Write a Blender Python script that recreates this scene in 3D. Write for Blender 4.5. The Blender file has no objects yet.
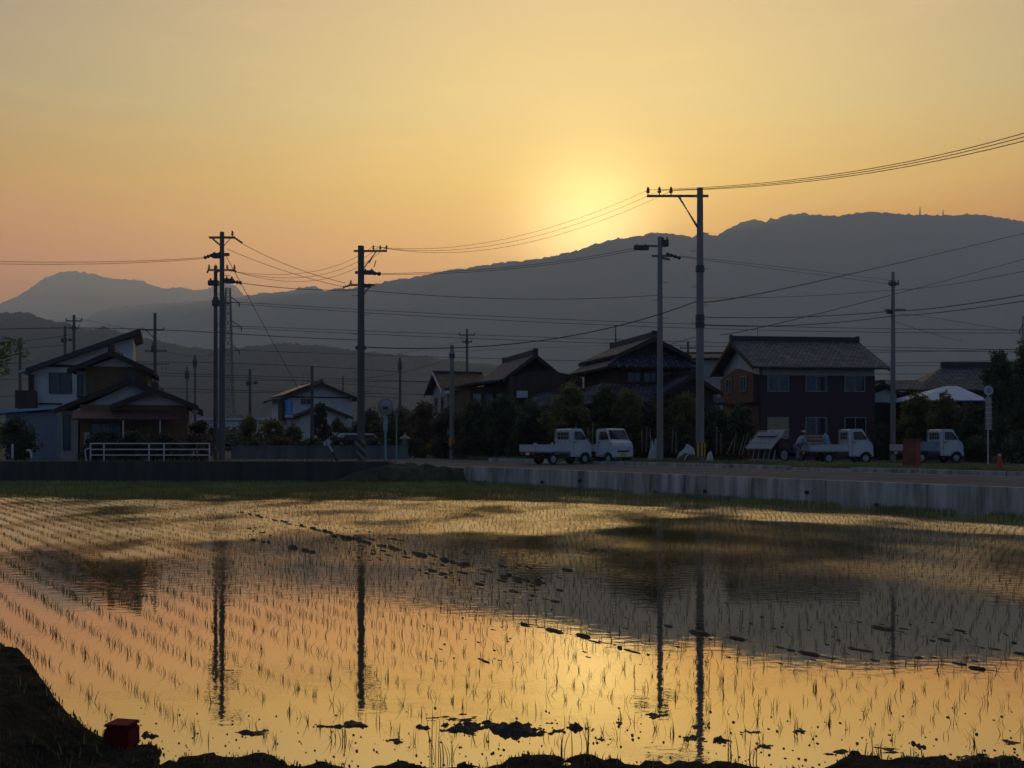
import bpy, math, random
import numpy as np
from mathutils import Vector, Matrix
R = math.radians
rnd = random.Random(7)
rng = np.random.default_rng(11)
scene = bpy.context.scene
COL = scene.collection
CAMZ = 1.8; F = 1000.0; CX = 512.0; HY = 440.0
GZ = 0.6                                   # level of the road and the village

def W(px, py, Y):
    """world point seen at photo position (px,py) when it stands Y metres in front of the camera"""
    return Vector(((px-CX)/F*Y, Y, CAMZ-(py-HY)/F*Y))
def WX(px, Y): return (px-CX)/F*Y
def WZ(py, Y): return CAMZ-(py-HY)/F*Y

# ------------------------------------------------------------------ object helpers
def tag(o, label=None, cat=None, group=None, kind=None):
    if label: o['label'] = label
    if cat: o['category'] = cat
    if group: o['group'] = group
    if kind: o['kind'] = kind
    return o
def empty(name, loc=(0,0,0), rz=0.0, label=None, cat=None, group=None):
    o = bpy.data.objects.new(name, None); COL.objects.link(o)
    o.location = loc; o.rotation_euler = (0,0,rz); o.empty_display_size = .3
    return tag(o, label, cat, group)
def children_of(o): return [c for c in bpy.data.objects if c.parent == o]
def copy_tree(o, parent=None):
    kids = children_of(o)
    c = o.copy(); COL.objects.link(c); c.parent = parent
    for k in kids: copy_tree(k, c)
    return c

class MB:
    def __init__(s): s.v = []; s.f = []
    def add(s, vs, fs):
        b = len(s.v); s.v += [tuple(p) for p in vs]; s.f += [tuple(i+b for i in f) for f in fs]; return s
    def box(s, x0, x1, y0, y1, z0, z1):
        vs = [(x0,y0,z0),(x1,y0,z0),(x1,y1,z0),(x0,y1,z0),(x0,y0,z1),(x1,y0,z1),(x1,y1,z1),(x0,y1,z1)]
        return s.add(vs, [(0,3,2,1),(4,5,6,7),(0,1,5,4),(1,2,6,5),(2,3,7,6),(3,0,4,7)])
    def prism(s, poly, y0, y1, axis='y'):
        """polygon in (a,z), extruded along the other horizontal axis"""
        n = len(poly)
        if axis == 'y': A = [(a,y0,z) for a,z in poly]; B = [(a,y1,z) for a,z in poly]
        elif axis == 'x': A = [(y0,a,z) for a,z in poly]; B = [(y1,a,z) for a,z in poly]
        else: A = [(a,z,y0) for a,z in poly]; B = [(a,z,y1) for a,z in poly]
        return s.add(A+B, [tuple(range(n)), tuple(range(2*n-1,n-1,-1))] + [(i, i+n, (i+1)%n+n, (i+1)%n) for i in range(n)])
    def tube(s, pts, r, seg=6, cap=True):
        pts = [Vector(p) for p in pts]; n = len(pts)
        rs = r if isinstance(r, (list,tuple)) else [r]*n
        vs = []
        prev = None
        for i,p in enumerate(pts):
            d = (pts[min(i+1,n-1)]-pts[max(i-1,0)]).normalized()
            if prev is None:
                up = Vector((0,0,1)) if abs(d.z) < .9 else Vector((1,0,0))
                a = d.cross(up).normalized()
            else:
                a = (prev - d*prev.dot(d)).normalized()
            prev = a; b = d.cross(a)
            for k in range(seg):
                t = 2*math.pi*k/seg
                vs.append(p + (a*math.cos(t)+b*math.sin(t))*rs[i])
        fs = [(i*seg+k, i*seg+(k+1)%seg, (i+1)*seg+(k+1)%seg, (i+1)*seg+k) for i in range(n-1) for k in range(seg)]
        if cap: fs += [tuple(range(seg-1,-1,-1)), tuple((n-1)*seg+k for k in range(seg))]
        return s.add(vs, fs)
    def slab(s, quad, t):
        """a quad given by four corners, thickened by t downwards"""
        q = [Vector(p) for p in quad]
        n = (q[1]-q[0]).cross(q[2]-q[0]).normalized()
        if n.z < 0: n = -n
        lo = [p-n*t for p in q]; m = len(q)
        return s.add(q+lo, [tuple(range(m)), tuple(range(2*m-1,m-1,-1))] + [(i, i+m, (i+1)%m+m, (i+1)%m) for i in range(m)])
    def build(s, name, m, parent=None, smooth=False, bevel=0):
        me = bpy.data.meshes.new(name); me.from_pydata(s.v, [], s.f); me.validate(); me.update()
        import bmesh
        bm = bmesh.new(); bm.from_mesh(me); bmesh.ops.recalc_face_normals(bm, faces=bm.faces)
        if bevel: bmesh.ops.bevel(bm, geom=list(bm.edges), offset=bevel, segments=2, affect='EDGES', clamp_overlap=True)
        bm.to_mesh(me); bm.free()
        if smooth:
            for p in me.polygons: p.use_smooth = True
        o = bpy.data.objects.new(name, me); COL.objects.link(o)
        me.materials.append(m)
        if parent: o.parent = parent
        return o

def np_mesh(name, verts, quads, m, parent=None, smooth=False):
    me = bpy.data.meshes.new(name)
    verts = np.asarray(verts, dtype=np.float32); quads = np.asarray(quads, dtype=np.int32)
    k = quads.shape[1]
    me.vertices.add(len(verts)); me.vertices.foreach_set('co', verts.ravel())
    me.loops.add(quads.size); me.loops.foreach_set('vertex_index', quads.ravel())
    me.polygons.add(len(quads)); me.polygons.foreach_set('loop_start', np.arange(len(quads), dtype=np.int32)*k)
    me.polygons.foreach_set('loop_total', np.full(len(quads), k, dtype=np.int32))
    if smooth: me.polygons.foreach_set('use_smooth', np.ones(len(quads), dtype=bool))
    me.update(calc_edges=True); me.validate()
    me.materials.append(m)
    o = bpy.data.objects.new(name, me); COL.objects.link(o)
    if parent: o.parent = parent
    return o

# ------------------------------------------------------------------ materials
def mat(name, c, rough=.8, var=.25, scale=3.0, bump=.0, bscale=20.0, metal=0.0, spec=.5, c2=None, streak=False, trans=0.0):
    m = bpy.data.materials.new(name); m.use_nodes = True
    nt = m.node_tree; N = nt.nodes; L = nt.links
    b = N['Principled BSDF']; b.inputs['Roughness'].default_value = rough; b.inputs['Metallic'].default_value = metal
    b.inputs['Specular IOR Level'].default_value = spec
    tc = N.new('ShaderNodeTexCoord')
    mp = N.new('ShaderNodeMapping'); L.new(tc.outputs['Object'], mp.inputs[0])
    if streak: mp.inputs['Scale'].default_value = (1,1,.12)
    nz = N.new('ShaderNodeTexNoise'); nz.inputs['Scale'].default_value = scale; nz.inputs['Detail'].default_value = 6
    nz.inputs['Roughness'].default_value = .65
    L.new(mp.outputs[0], nz.inputs['Vector'])
    cr = N.new('ShaderNodeValToRGB')
    lo = [x*(1-var) for x in c] if c2 is None else c2
    hi = [min(1, x*(1+var)) for x in c]
    cr.color_ramp.elements[0].position = .32; cr.color_ramp.elements[0].color = (*lo,1)
    cr.color_ramp.elements[1].position = .68; cr.color_ramp.elements[1].color = (*hi,1)
    L.new(nz.outputs[0], cr.inputs[0]); L.new(cr.outputs[0], b.inputs['Base Color'])
    if bump:
        n2 = N.new('ShaderNodeTexNoise'); n2.inputs['Scale'].default_value = bscale; n2.inputs['Detail'].default_value = 5
        L.new(tc.outputs['Object'], n2.inputs['Vector'])
        bp = N.new('ShaderNodeBump'); bp.inputs['Strength'].default_value = bump; bp.inputs['Distance'].default_value = .03
        L.new(n2.outputs[0], bp.inputs['Height']); L.new(bp.outputs[0], b.inputs['Normal'])
    if trans:
        b.inputs['Subsurface Weight'].default_value = 0
        tr = N.new('ShaderNodeBsdfTranslucent'); L.new(cr.outputs[0], tr.inputs[0])
        mx = N.new('ShaderNodeMixShader'); mx.inputs[0].default_value = trans
        out = N['Material Output']
        L.new(b.outputs[0], mx.inputs[1]); L.new(tr.outputs[0], mx.inputs[2]); L.new(mx.outputs[0], out.inputs[0])
    return m

def tile_mat(name, c, bw=.3, rh=.26, rough=.45, axis='xy'):
    """rows of roof tiles: object x runs along the eave, y up the slope (axis='yx' swaps them)"""
    m = bpy.data.materials.new(name); m.use_nodes = True
    nt = m.node_tree; N = nt.nodes; L = nt.links
    b = N['Principled BSDF']; b.inputs['Roughness'].default_value = rough; b.inputs['Specular IOR Level'].default_value = .25
    tc = N.new('ShaderNodeTexCoord'); src = tc.outputs['Object']
    sp = N.new('ShaderNodeSeparateXYZ'); L.new(src, sp.inputs[0])
    cb = N.new('ShaderNodeCombineXYZ')
    if axis == 'xy': L.new(sp.outputs[0], cb.inputs[0]); L.new(sp.outputs[1], cb.inputs[1])
    else: L.new(sp.outputs[1], cb.inputs[0]); L.new(sp.outputs[0], cb.inputs[1])
    br = N.new('ShaderNodeTexBrick'); br.inputs['Scale'].default_value = 1
    br.inputs['Brick Width'].default_value = bw; br.inputs['Row Height'].default_value = rh
    br.inputs['Mortar Size'].default_value = .045; br.inputs['Mortar Smooth'].default_value = .8
    br.inputs['Color1'].default_value = (*[x*.6 for x in c],1); br.inputs['Color2'].default_value = (*[x*1.6 for x in c],1)
    br.inputs['Mortar'].default_value = (*[x*.25 for x in c],1)
    L.new(cb.outputs[0], br.inputs['Vector'])
    nz = N.new('ShaderNodeTexNoise'); nz.inputs['Scale'].default_value = 1.3; nz.inputs['Detail'].default_value = 5
    L.new(src, nz.inputs['Vector'])
    mx = N.new('ShaderNodeMix'); mx.data_type = 'RGBA'; mx.blend_type = 'MULTIPLY'; mx.inputs[0].default_value = .6
    cr = N.new('ShaderNodeValToRGB'); cr.color_ramp.elements[0].color = (.45,.45,.45,1); cr.color_ramp.elements[1].color = (1.2,1.2,1.2,1)
    L.new(nz.outputs[0], cr.inputs[0]); L.new(br.outputs['Color'], mx.inputs[6]); L.new(cr.outputs[0], mx.inputs[7])
    L.new(mx.outputs[2], b.inputs['Base Color'])
    bp = N.new('ShaderNodeBump'); bp.inputs['Strength'].default_value = .9; bp.inputs['Distance'].default_value = .04; bp.invert = True
    L.new(br.outputs['Fac'], bp.inputs['Height']); L.new(bp.outputs[0], b.inputs['Normal'])
    return m

def stripe_mat(name, ca, cb_, freq=1.0, vec=(0,0,1), ang=None):
    m = bpy.data.materials.new(name); m.use_nodes = True
    nt = m.node_tree; N = nt.nodes; L = nt.links; b = N['Principled BSDF']; b.inputs['Roughness'].default_value = .6
    tc = N.new('ShaderNodeTexCoord')
    vm = N.new('ShaderNodeVectorMath'); vm.operation = 'DOT_PRODUCT'; vm.inputs[1].default_value = vec
    L.new(tc.outputs['Object'], vm.inputs[0])
    mu = N.new('ShaderNodeMath'); mu.operation = 'MULTIPLY'; mu.inputs[1].default_value = freq; L.new(vm.outputs['Value'], mu.inputs[0])
    fr = N.new('ShaderNodeMath'); fr.operation = 'FRACT'; L.new(mu.outputs[0], fr.inputs[0])
    gt = N.new('ShaderNodeMath'); gt.operation = 'GREATER_THAN'; gt.inputs[1].default_value = .5; L.new(fr.outputs[0], gt.inputs[0])
    mx = N.new('ShaderNodeMix'); mx.data_type = 'RGBA'; L.new(gt.outputs[0], mx.inputs[0])
    mx.inputs[6].default_value = (*ca,1); mx.inputs[7].default_value = (*cb_,1)
    L.new(mx.outputs[2], b.inputs['Base Color'])
    return m

M = {}
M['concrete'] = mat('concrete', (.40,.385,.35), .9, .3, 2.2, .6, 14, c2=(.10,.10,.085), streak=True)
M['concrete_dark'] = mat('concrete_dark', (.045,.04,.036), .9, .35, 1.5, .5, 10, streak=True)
M['pole_concrete'] = mat('pole_concrete', (.22,.205,.19), .85, .2, 2.5, .2, 30, streak=True)
M['pole_mid'] = mat('pole_mid', (.11,.11,.115), .85, .2, 2.5, .2, 30, streak=True)
M['pole_dark'] = mat('pole_dark', (.10,.09,.085), .85, .25, 2.5, .2, 30, streak=True)
M['steel'] = mat('steel', (.16,.155,.15), .55, .2, 6, metal=.4)
M['steel_dark'] = mat('steel_dark', (.045,.045,.05), .5, .2, 6)
M['porcelain'] = mat('porcelain', (.2,.18,.16), .3, .1, 6)
M['wire'] = mat('wire', (.02,.02,.022), .6, .1, 6)
M['garden_wall'] = mat('garden_wall', (.14,.14,.14), .9, .3, 1.2, .4, 12, c2=(.08,.08,.078), streak=True)
M['asphalt'] = mat('asphalt', (.075,.075,.08), .95, .35, .8, .4, 60, c2=(.045,.044,.043))
M['white_line'] = mat('white_line', (.5,.5,.48), .8, .25, 8)
M['ground'] = mat('ground', (.07,.066,.055), .95, .4, .25, .4, 8, c2=(.035,.038,.026), spec=.2)
M['soil'] = mat('soil', (.018,.014,.010), .95, .5, 4, 1.0, 22, c2=(.006,.005,.004), spec=.15)
M['grass_soil'] = mat('grass_soil', (.05,.055,.025), .95, .5, 3, .9, 14, c2=(.025,.022,.013))
M['mud'] = mat('mud', (.026,.020,.015), .62, .4, 12, 1.0, 45, c2=(.022,.018,.014))
M['plaster'] = mat('plaster', (.52,.52,.50), .85, .12, 1.5, .1, 30)
M['plaster_grey'] = mat('plaster_grey', (.34,.33,.31), .85, .15, 1.5, .1, 30)
M['white_metal'] = mat('white_metal', (.48,.48,.48), .35, .08, 3)
M['car_white'] = mat('car_white', (.50,.51,.52), .3, .12, 1.6, spec=.6)
M['bed_grey'] = mat('bed_grey', (.34,.35,.36), .5, .15, 3)
M['ochre'] = mat('ochre', (.15,.085,.042), .9, .2, 2.5, .2, 25, streak=True)
M['brown_wood'] = mat('brown_wood', (.055,.032,.024), .8, .3, 3, .2, 20, streak=True)
M['dark_wood'] = mat('dark_wood', (.035,.025,.02), .8, .3, 3, .2, 20)
M['maroon'] = stripe_mat('maroon', (.056,.020,.032), (.064,.023,.036), 4.5)
M['shed_blue'] = mat('shed_blue', (.20,.23,.29), .6, .12, 1.5, streak=True)
M['roof_black'] = mat('roof_black', (.035,.034,.036), .5, .2, 3)
M['roof_red'] = mat('roof_red', (.09,.034,.034), .6, .2, 3)
M['roof_brown'] = tile_mat('roof_brown', (.075,.04,.03))
M['roof_metal'] = mat('roof_metal', (.26,.40,.60), .6, .15, 1.0)
M['tile'] = tile_mat('tile_along_x', (.10,.10,.115), rough=.7)
M['tile_y'] = tile_mat('tile_along_y', (.065,.082,.125), axis='yx', rough=.75)
M['tile_light'] = tile_mat('tile_light', (.13,.13,.14), .30, .22, rough=.7)
M['panel'] = mat('solar_panel', (.03,.035,.05), .12, .1, 4, spec=1.0, metal=.3)
M['ridge'] = mat('ridge_tile', (.035,.037,.045), .8, .3, 5, .3, 20)
M['glass'] = mat('glass_dark', (.02,.024,.028), .08, .1, 2, spec=.8)
M['glass_car'] = mat('car_glass', (.02,.023,.025), .06, .1, 2, spec=.6)
M['curtain'] = mat('curtain', (.34,.33,.17), .8, .2, 5)
M['frame'] = mat('window_frame', (.3,.3,.3), .5, .1, 5)
M['frame_dark'] = mat('window_frame_dark', (.03,.03,.035), .5, .1, 5)
M['rubber'] = mat('rubber', (.02,.02,.02), .85, .2, 8)
M['black_plastic'] = mat('black_plastic', (.025,.025,.027), .6, .2, 8)
M['red_lens'] = mat('red_lens', (.55,.03,.03), .25, .1, 8)
M['lens'] = mat('head_lens', (.5,.5,.5), .12, .1, 8)
M['plate_yellow'] = mat('plate_yellow', (.55,.38,.05), .5, .1, 8)
M['red_paint'] = mat('red_paint', (.30,.03,.02), .5, .3, 4)
M['red_worn'] = mat('red_worn', (.20,.05,.03), .7, .35, 4)
M['cone_red'] = mat('cone_red', (.5,.03,.02), .5, .15, 6)
M['green_paint'] = mat('green_paint', (.20,.36,.32), .5, .2, 6)
M['mirror_back'] = mat('mirror_back', (.26,.27,.28), .5, .2, 4)
M['blue_sign'] = mat('blue_sign', (.03,.25,.62), .5, .06, 6)
M['blue_tarp'] = mat('blue_tarp', (.04,.07,.22), .5, .3, 6, .5, 8)
M['yellow_black'] = stripe_mat('yellow_black_vertical', (.6,.36,.03), (.02,.02,.02), 5.5, (1,0,0))
M['yellow_black_diag'] = stripe_mat('yellow_black_diagonal', (.16,.15,.12), (.03,.03,.03), 3.2, (.8,0,.8))
M['orange_band'] = mat('orange_band', (.45,.2,.03), .6, .3, 6)
M['leaf'] = mat('leaf_dark', (.085,.09,.04), .6, .5, .8, c2=(.03,.034,.016), trans=.25)
M['leaf_mid'] = mat('leaf_mid', (.17,.165,.055), .6, .5, .8, c2=(.07,.07,.025), trans=.5)
M['leaf_bright'] = mat('leaf_bright', (.11,.15,.03), .6, .4, .9, c2=(.05,.075,.015), trans=.35)
M['leaf_red'] = mat('leaf_reddish', (.12,.07,.04), .6, .4, .9, c2=(.05,.035,.02), trans=.3)
M['leaf_hedge'] = mat('leaf_hedge', (.045,.05,.025), .6, .4, 1.5, c2=(.018,.012,.01), trans=.2)
M['bark'] = mat('bark', (.05,.037,.027), .95, .35, 5, .6, 20)
M['rice'] = mat('rice_leaf', (.13,.15,.04), .55, .4, 9, c2=(.06,.065,.018), trans=.5)
M['rice_far'] = mat('rice_far', (.11,.13,.035), .55, .4, 1.5, c2=(.045,.055,.016), trans=.5)
M['weed'] = mat('weed', (.17,.20,.07), .7, .5, .35, c2=(.06,.075,.028), trans=.3)
M['dry'] = mat('dry_grass', (.10,.085,.05), .9, .4, 3, c2=(.03,.025,.015), trans=.2)
M['forest'] = mat('forest', (.018,.026,.022), .95, .4, .004, c2=(.012,.016,.013))
M['stake'] = mat('bamboo_stake', (.30,.26,.19), .8, .3, 5)
M['bag'] = mat('white_bag', (.42,.42,.42), .8, .2, 9, .5, 20)
M['tray_white'] = mat('tray_white', (.28,.29,.30), .5, .2, 6)
M['crate_pink'] = mat('crate_tray', (.33,.22,.18), .7, .3, 8)
M['sack'] = mat('blue_grey_sack', (.2,.26,.34), .8, .3, 9, .5, 14)
M['jacket'] = mat('jacket', (.26,.31,.38), .85, .15, 12)
M['trousers'] = mat('trousers', (.16,.17,.20), .85, .15, 12)
M['skin'] = mat('skin', (.34,.21,.15), .6, .1, 10)
M['cap'] = mat('cap', (.42,.40,.40), .8, .15, 10)
M['boots'] = mat('boots', (.02,.02,.02), .5, .1, 10)
M['stone'] = mat('stone', (.25,.24,.22), .9, .3, 6, .4, 20)
M['red_bucket'] = mat('red_plastic', (.12,.007,.007), .8, .35, 14, spec=.2)
SKY_FRONT = [(0,(1.5,0.3,0.0)),(0.16,(1.5,0.3,0.0)),(0.24,(0.73,0.3365,0.0022)),(0.31,(0.33,0.31,0.2)),(0.4,(0.13,0.145,0.23)),(0.6,(0.16,0.18,0.2)),(1,(0.08,0.125,0.225))]
SKY_BACK = [(0,(0.065,0.115,0.21)),(0.3,(0.07,0.12,0.22)),(1,(0.08,0.125,0.225))]
GLOWS = [(4,(0.7164,0.4071,0.0)),(12,(0.6,0.47,0.13)),(80,(0.1,0.08,0.0)),(500,(2.2,2.1,1.0))]
HAZE_D = 0.00023; HAZE_COL = (0.69,0.83,1.0); HAZE_G = 0.33
SUNSET_GLOSS_TINT = (1.0,.885,.71,1); WATER_MIN = 0.62; RIP_ROUGH = 0.34; RIP_BUMP = 0.8; CALM_BUMP = 0.04  # sunset warmth painted into the reflection colour; the water itself has no such tint
# ------------------------------------------------------------------ camera, sky, sun, air
cam = bpy.data.cameras.new('camera'); camo = bpy.data.objects.new('camera', cam); COL.objects.link(camo)
camo.location = (0,0,CAMZ); camo.rotation_euler = (R(90),0,0)
cam.sensor_width = 36; cam.lens = 36*F/1024; cam.shift_y = (HY-384)/1024
cam.clip_start = .1; cam.clip_end = 60000
scene.camera = camo

SUN_EL, SUN_AZ = R(10.6), math.atan2(590-512, 1000)     # the sun has just gone behind the ridge
sd = Vector((math.sin(SUN_AZ)*math.cos(SUN_EL), math.cos(SUN_AZ)*math.cos(SUN_EL), math.sin(SUN_EL)))
sun = bpy.data.lights.new('sun', 'SUN'); sun.energy = 2.0; sun.angle = R(.53); sun.color = (1,.66,.34)
suno = bpy.data.objects.new('sun', sun); COL.objects.link(suno)
suno.rotation_euler = sd.to_track_quat('Z','Y').to_euler()

world = bpy.data.worlds.new('World'); scene.world = world; world.use_nodes = True
nt = world.node_tree; N = nt.nodes; L = nt.links
bg = N['Background']; bg.inputs['Strength'].default_value = .1
sky = N.new('ShaderNodeTexSky'); sky.sky_type = 'NISHITA'; sky.sun_disc = False
sky.sun_elevation = SUN_EL; sky.sun_rotation = SUN_AZ; sky.dust_density = 6; sky.air_density = 2
tc = N.new('ShaderNodeTexCoord')
nrm = N.new('ShaderNodeVectorMath'); nrm.operation = 'NORMALIZE'; L.new(tc.outputs['Generated'], nrm.inputs[0])
sep = N.new('ShaderNodeSeparateXYZ'); L.new(nrm.outputs[0], sep.inputs[0])
def math_(op, a, b=None, clamp=False):
    n = N.new('ShaderNodeMath'); n.operation = op; n.use_clamp = clamp
    for i, v in enumerate((a,b)):
        if v is None: continue
        if isinstance(v, (int,float)): n.inputs[i].default_value = v
        else: L.new(v, n.inputs[i])
    return n.outputs[0]
def ramp(fac, stops):
    r = N.new('ShaderNodeValToRGB'); L.new(fac, r.inputs[0]); e = r.color_ramp.elements
    while len(e) < len(stops): e.new(.5)
    for el, (p, c) in zip(e, stops): el.position = p; el.color = (*c,1)
    return r.outputs[0]
def mixc(kind, a, b, fac=1.0):
    n = N.new('ShaderNodeMix'); n.data_type = 'RGBA'; n.blend_type = kind; n.clamp_result = False
    if isinstance(fac,(int,float)): n.inputs[0].default_value = fac
    else: L.new(fac, n.inputs[0])
    for i, v in ((6,a),(7,b)):
        if isinstance(v, tuple): n.inputs[i].default_value = (*v,1)
        else: L.new(v, n.inputs[i])
    return n.outputs[2]
front = ramp(sep.outputs[2], SKY_FRONT)
back = ramp(sep.outputs[2], SKY_BACK)
dfac = math_('SUBTRACT', math_('MULTIPLY', sep.outputs[1], 2.4), 1.05, clamp=True)
base = mixc('MIX', back, front, dfac)
dt = N.new('ShaderNodeVectorMath'); dt.operation = 'DOT_PRODUCT'; L.new(nrm.outputs[0], dt.inputs[0])
GL_EL = R(11.3); dt.inputs[1].default_value = (math.sin(SUN_AZ)*math.cos(GL_EL), math.cos(SUN_AZ)*math.cos(GL_EL), math.sin(GL_EL))
c = math_('MAXIMUM', dt.outputs['Value'], 0.0)
for n_, col in GLOWS:
    g = math_('POWER', c, n_)
    base = mixc('ADD', base, mixc('MIX', (0,0,0), col, g))
# thin high cloud streaks, fixed to the sky directions
mp = N.new('ShaderNodeMapping'); mp.inputs['Scale'].default_value = (5,5,42); mp.inputs['Rotation'].default_value = (0,R(5),0)
L.new(nrm.outputs[0], mp.inputs[0])
nz = N.new('ShaderNodeTexNoise'); nz.inputs['Scale'].default_value = 1.0; nz.inputs['Detail'].default_value = 5; nz.inputs['Roughness'].default_value = .6
L.new(mp.outputs[0], nz.inputs['Vector'])
cl = ramp(nz.outputs[0], [(.5,(1,1,1)),(.8,(1.12,1.10,1.08))])
base = mixc('MULTIPLY', base, cl)
g10 = mixc('MULTIPLY', base, (10,10,10))
tot = mixc('ADD', g10, mixc('MULTIPLY', sky.outputs[0], (.08,.07,.06)))
L.new(tot, bg.inputs['Color'])

vs = scene.view_settings; vs.view_transform = 'Standard'; vs.look = 'None'; vs.exposure = 0; vs.gamma = 1; vs.use_curve_mapping = False
scene.render.engine = 'CYCLES'
cy = scene.cycles; cy.use_denoising = True; cy.denoiser = 'OPENIMAGEDENOISE'
cy.max_bounces = 6; cy.volume_bounces = 3; cy.transparent_max_bounces = 8; cy.diffuse_bounces = 3; cy.glossy_bounces = 3
cy.use_adaptive_sampling = True; cy.adaptive_threshold = .01

def haze_box():
    o = MB().box(-11000,11000,-400,9000,-2,1400)
    m = bpy.data.materials.new('haze'); m.use_nodes = True; n = m.node_tree.nodes; n.clear()
    out = n.new('ShaderNodeOutputMaterial'); v = n.new('ShaderNodeVolumePrincipled')
    v.inputs['Color'].default_value = (*HAZE_COL,1); v.inputs['Density'].default_value = HAZE_D; v.inputs['Anisotropy'].default_value = HAZE_G
    m.node_tree.links.new(v.outputs[0], out.inputs['Volume'])
    h = o.build('haze', m); tag(h, 'thin evening haze over the valley and the mountains', 'haze', kind='stuff')
    return h

# ------------------------------------------------------------------ hills
from mathutils import noise as mn
def interp(pts, x):
    xs = [p[0] for p in pts]; ys = [p[1] for p in pts]
    return np.interp(x, xs, ys)
def hills(name, prof, Rr, Yf, Yb, nx, ny, amp, label, fine=6.0, seed=0):
    px = np.linspace(prof[0][0], prof[-1][0], nx)
    X = (px-CX)/F*Rr
    H = CAMZ+(HY-interp(prof, px))/F*Rr-GZ
    ys = np.concatenate([np.linspace(Yf, Rr, ny), np.linspace(Rr, Yb, ny//2)[1:]])
    V = []
    for j, y in enumerate(ys):
        t = (y-Yf)/(Rr-Yf) if y <= Rr else 1-(y-Rr)/(Yb-Rr)
        p = t**1.25 if y <= Rr else t**1.1
        edge = 4*t*(1-t) if y <= Rr else 0.6*4*t*(1-t)
        for i in range(nx):
            q = Vector((X[i]/amp*.28, y/amp*.16, seed))
            spur = mn.fractal(q, 1.0, 2.0, 5)
            f = mn.fractal(Vector((X[i]/fine*.34, y/fine*.34, seed+9)), .5, 2.0, 5)
            z = GZ - .5 + H[i]*p + spur*amp*.55*edge*(.3+.7*min(1,H[i]/400)) + f*fine*1.3*min(1,t*8)*(.6 if t>.97 else 1)
            V.append((X[i], y, z if t > 0 else -60))
    V = np.array(V); n = len(ys)
    I = np.arange(nx*n).reshape(n, nx)
    Q = np.stack([I[:-1,:-1], I[:-1,1:], I[1:,1:], I[1:,:-1]], -1).reshape(-1,4)
    o = np_mesh(name, V, Q, M['forest'], smooth=True)
    return tag(o, label, 'hills', kind='structure')
MAIN = [(-900,345),(-400,335),(-100,330),(0,326),(70,322),(85,320),(100,311),(115,307),(150,304),(205,301),(232,299),(248,295),(265,293),(290,291),(300,287),(315,286),(325,291),(335,288),(350,289),(372,284),(395,280),(420,276),(445,271),(480,266),(495,263),(515,261),(540,259),(560,254),(580,250),(600,242),(615,239),(640,236),(655,232),(672,233),(690,237),(705,233),(717,236),(728,228),(745,221),(755,219),(765,221),(780,217),(800,213),(812,214),(830,216),(850,214),(870,211),(885,212),(900,214),(930,215),(955,215),(975,214),(1000,217),(1024,222),(1100,230),(1300,250),(1600,280),(2000,320)]
FAR = [(-160,370),(-60,325),(0,303),(15,297),(30,288),(45,278),(60,272),(75,271),(90,273),(105,277),(120,279),(140,280),(155,286),(165,288),(180,287),(195,290),(208,289),(222,280),(236,286),(246,297),(270,312),(330,340),(420,400)]
NEAR = [(-900,350),(-300,330),(-100,318),(0,312),(12,313),(20,311),(30,313),(40,317),(50,320),(60,322),(68,322),(76,328),(88,328),(98,330),(103,325),(110,328),(125,334),(160,341),(200,348),(225,349),(250,346),(270,344),(285,342),(300,344),(330,346),(350,350),(420,356),(500,365),(600,375),(800,384),(1100,388),(1900,395)]
hills('distant_mountain', FAR, 7300, 6000, 8600, 420, 24, 500, 'pale distant mountain with a rounded summit at the left', 11, 3)
hills('mountain_range', MAIN, 5300, 3200, 7600, 1500, 60, 240, 'long wooded mountain range hiding the setting sun', 11, 5)
hills('foothills', NEAR, 1500, 950, 2000, 1600, 40, 42, 'dark low foothills in front of the range', 3.2, 8)
for px, ptop, pb in ((920,207,216),(943,210,217)):
    Y = 5300; m_ = MB(); x = WX(px,Y)
    zt, zb = WZ(ptop,Y), WZ(pb+6,Y)
    for sx in (-1,1):
        for sy in (-1,1): m_.tube([(x+sx*3.5, Y+sy*3.5, zb),(x+sx*1.0, Y+sy*1.0, zt)], .8, 4)
    k = 7
    for i in range(k):
        z0 = zb+(zt-zb)*i/k; z1 = zb+(zt-zb)*(i+1)/k; w = 3.5-2.5*i/k
        m_.tube([(x-w,Y-w,z0),(x+w*.85,Y-w*.85,z1)], .4, 4); m_.tube([(x+w,Y-w,z0),(x-w*.85,Y-w*.85,z1)], .4, 4)
    tag(m_.build('radio_mast', M['steel']), 'taller thin mast on the ridge top at right' if px==920 else 'shorter thin mast on the ridge top at far right', 'mast', 'masts on the mountain ridge')

# ------------------------------------------------------------------ ground, field walls, road
# road frame: s runs along the road (towards near right), n across it (away from the field)
RD = Vector((.59,-.807,0)).normalized(); RN = Vector((.807,.59,0)).normalized()
def rp(s, n, z): p = RD*s + RN*n; return (p.x, p.y, z)
C0 = (-2.05,41.9)                    # where the two field walls meet
s0 = Vector((*C0,0)).dot(RD); n0 = Vector((*C0,0)).dot(RN)
def sheet(name, polys, m, z, label, cat=None):
    b = MB()
    for poly in polys:
        b.add([(x,y,z) for x,y in poly], [tuple(range(len(poly)))])
    o = b.build(name, m)
    return tag(o, label, cat, kind='structure')
fr = rp(s0+60, n0+.12, 0)
g = MB()
B = 16000
g.add([(-B,42.1,GZ),(-2.0,42.1,GZ),(fr[0],fr[1],GZ),(B,fr[1],GZ),(B,B*1.05,GZ),(-B,B*1.05,GZ)], [(0,1,2,3,4,5)])
g.add([(fr[0],fr[1],GZ),(B,fr[1],GZ),(B,-300,GZ),(fr[0],-300,GZ)], [(0,1,2,3)])
tag(g.build('ground', M['ground']), 'flat valley ground stretching to the foot of the mountains', 'ground', kind='structure')
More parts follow.
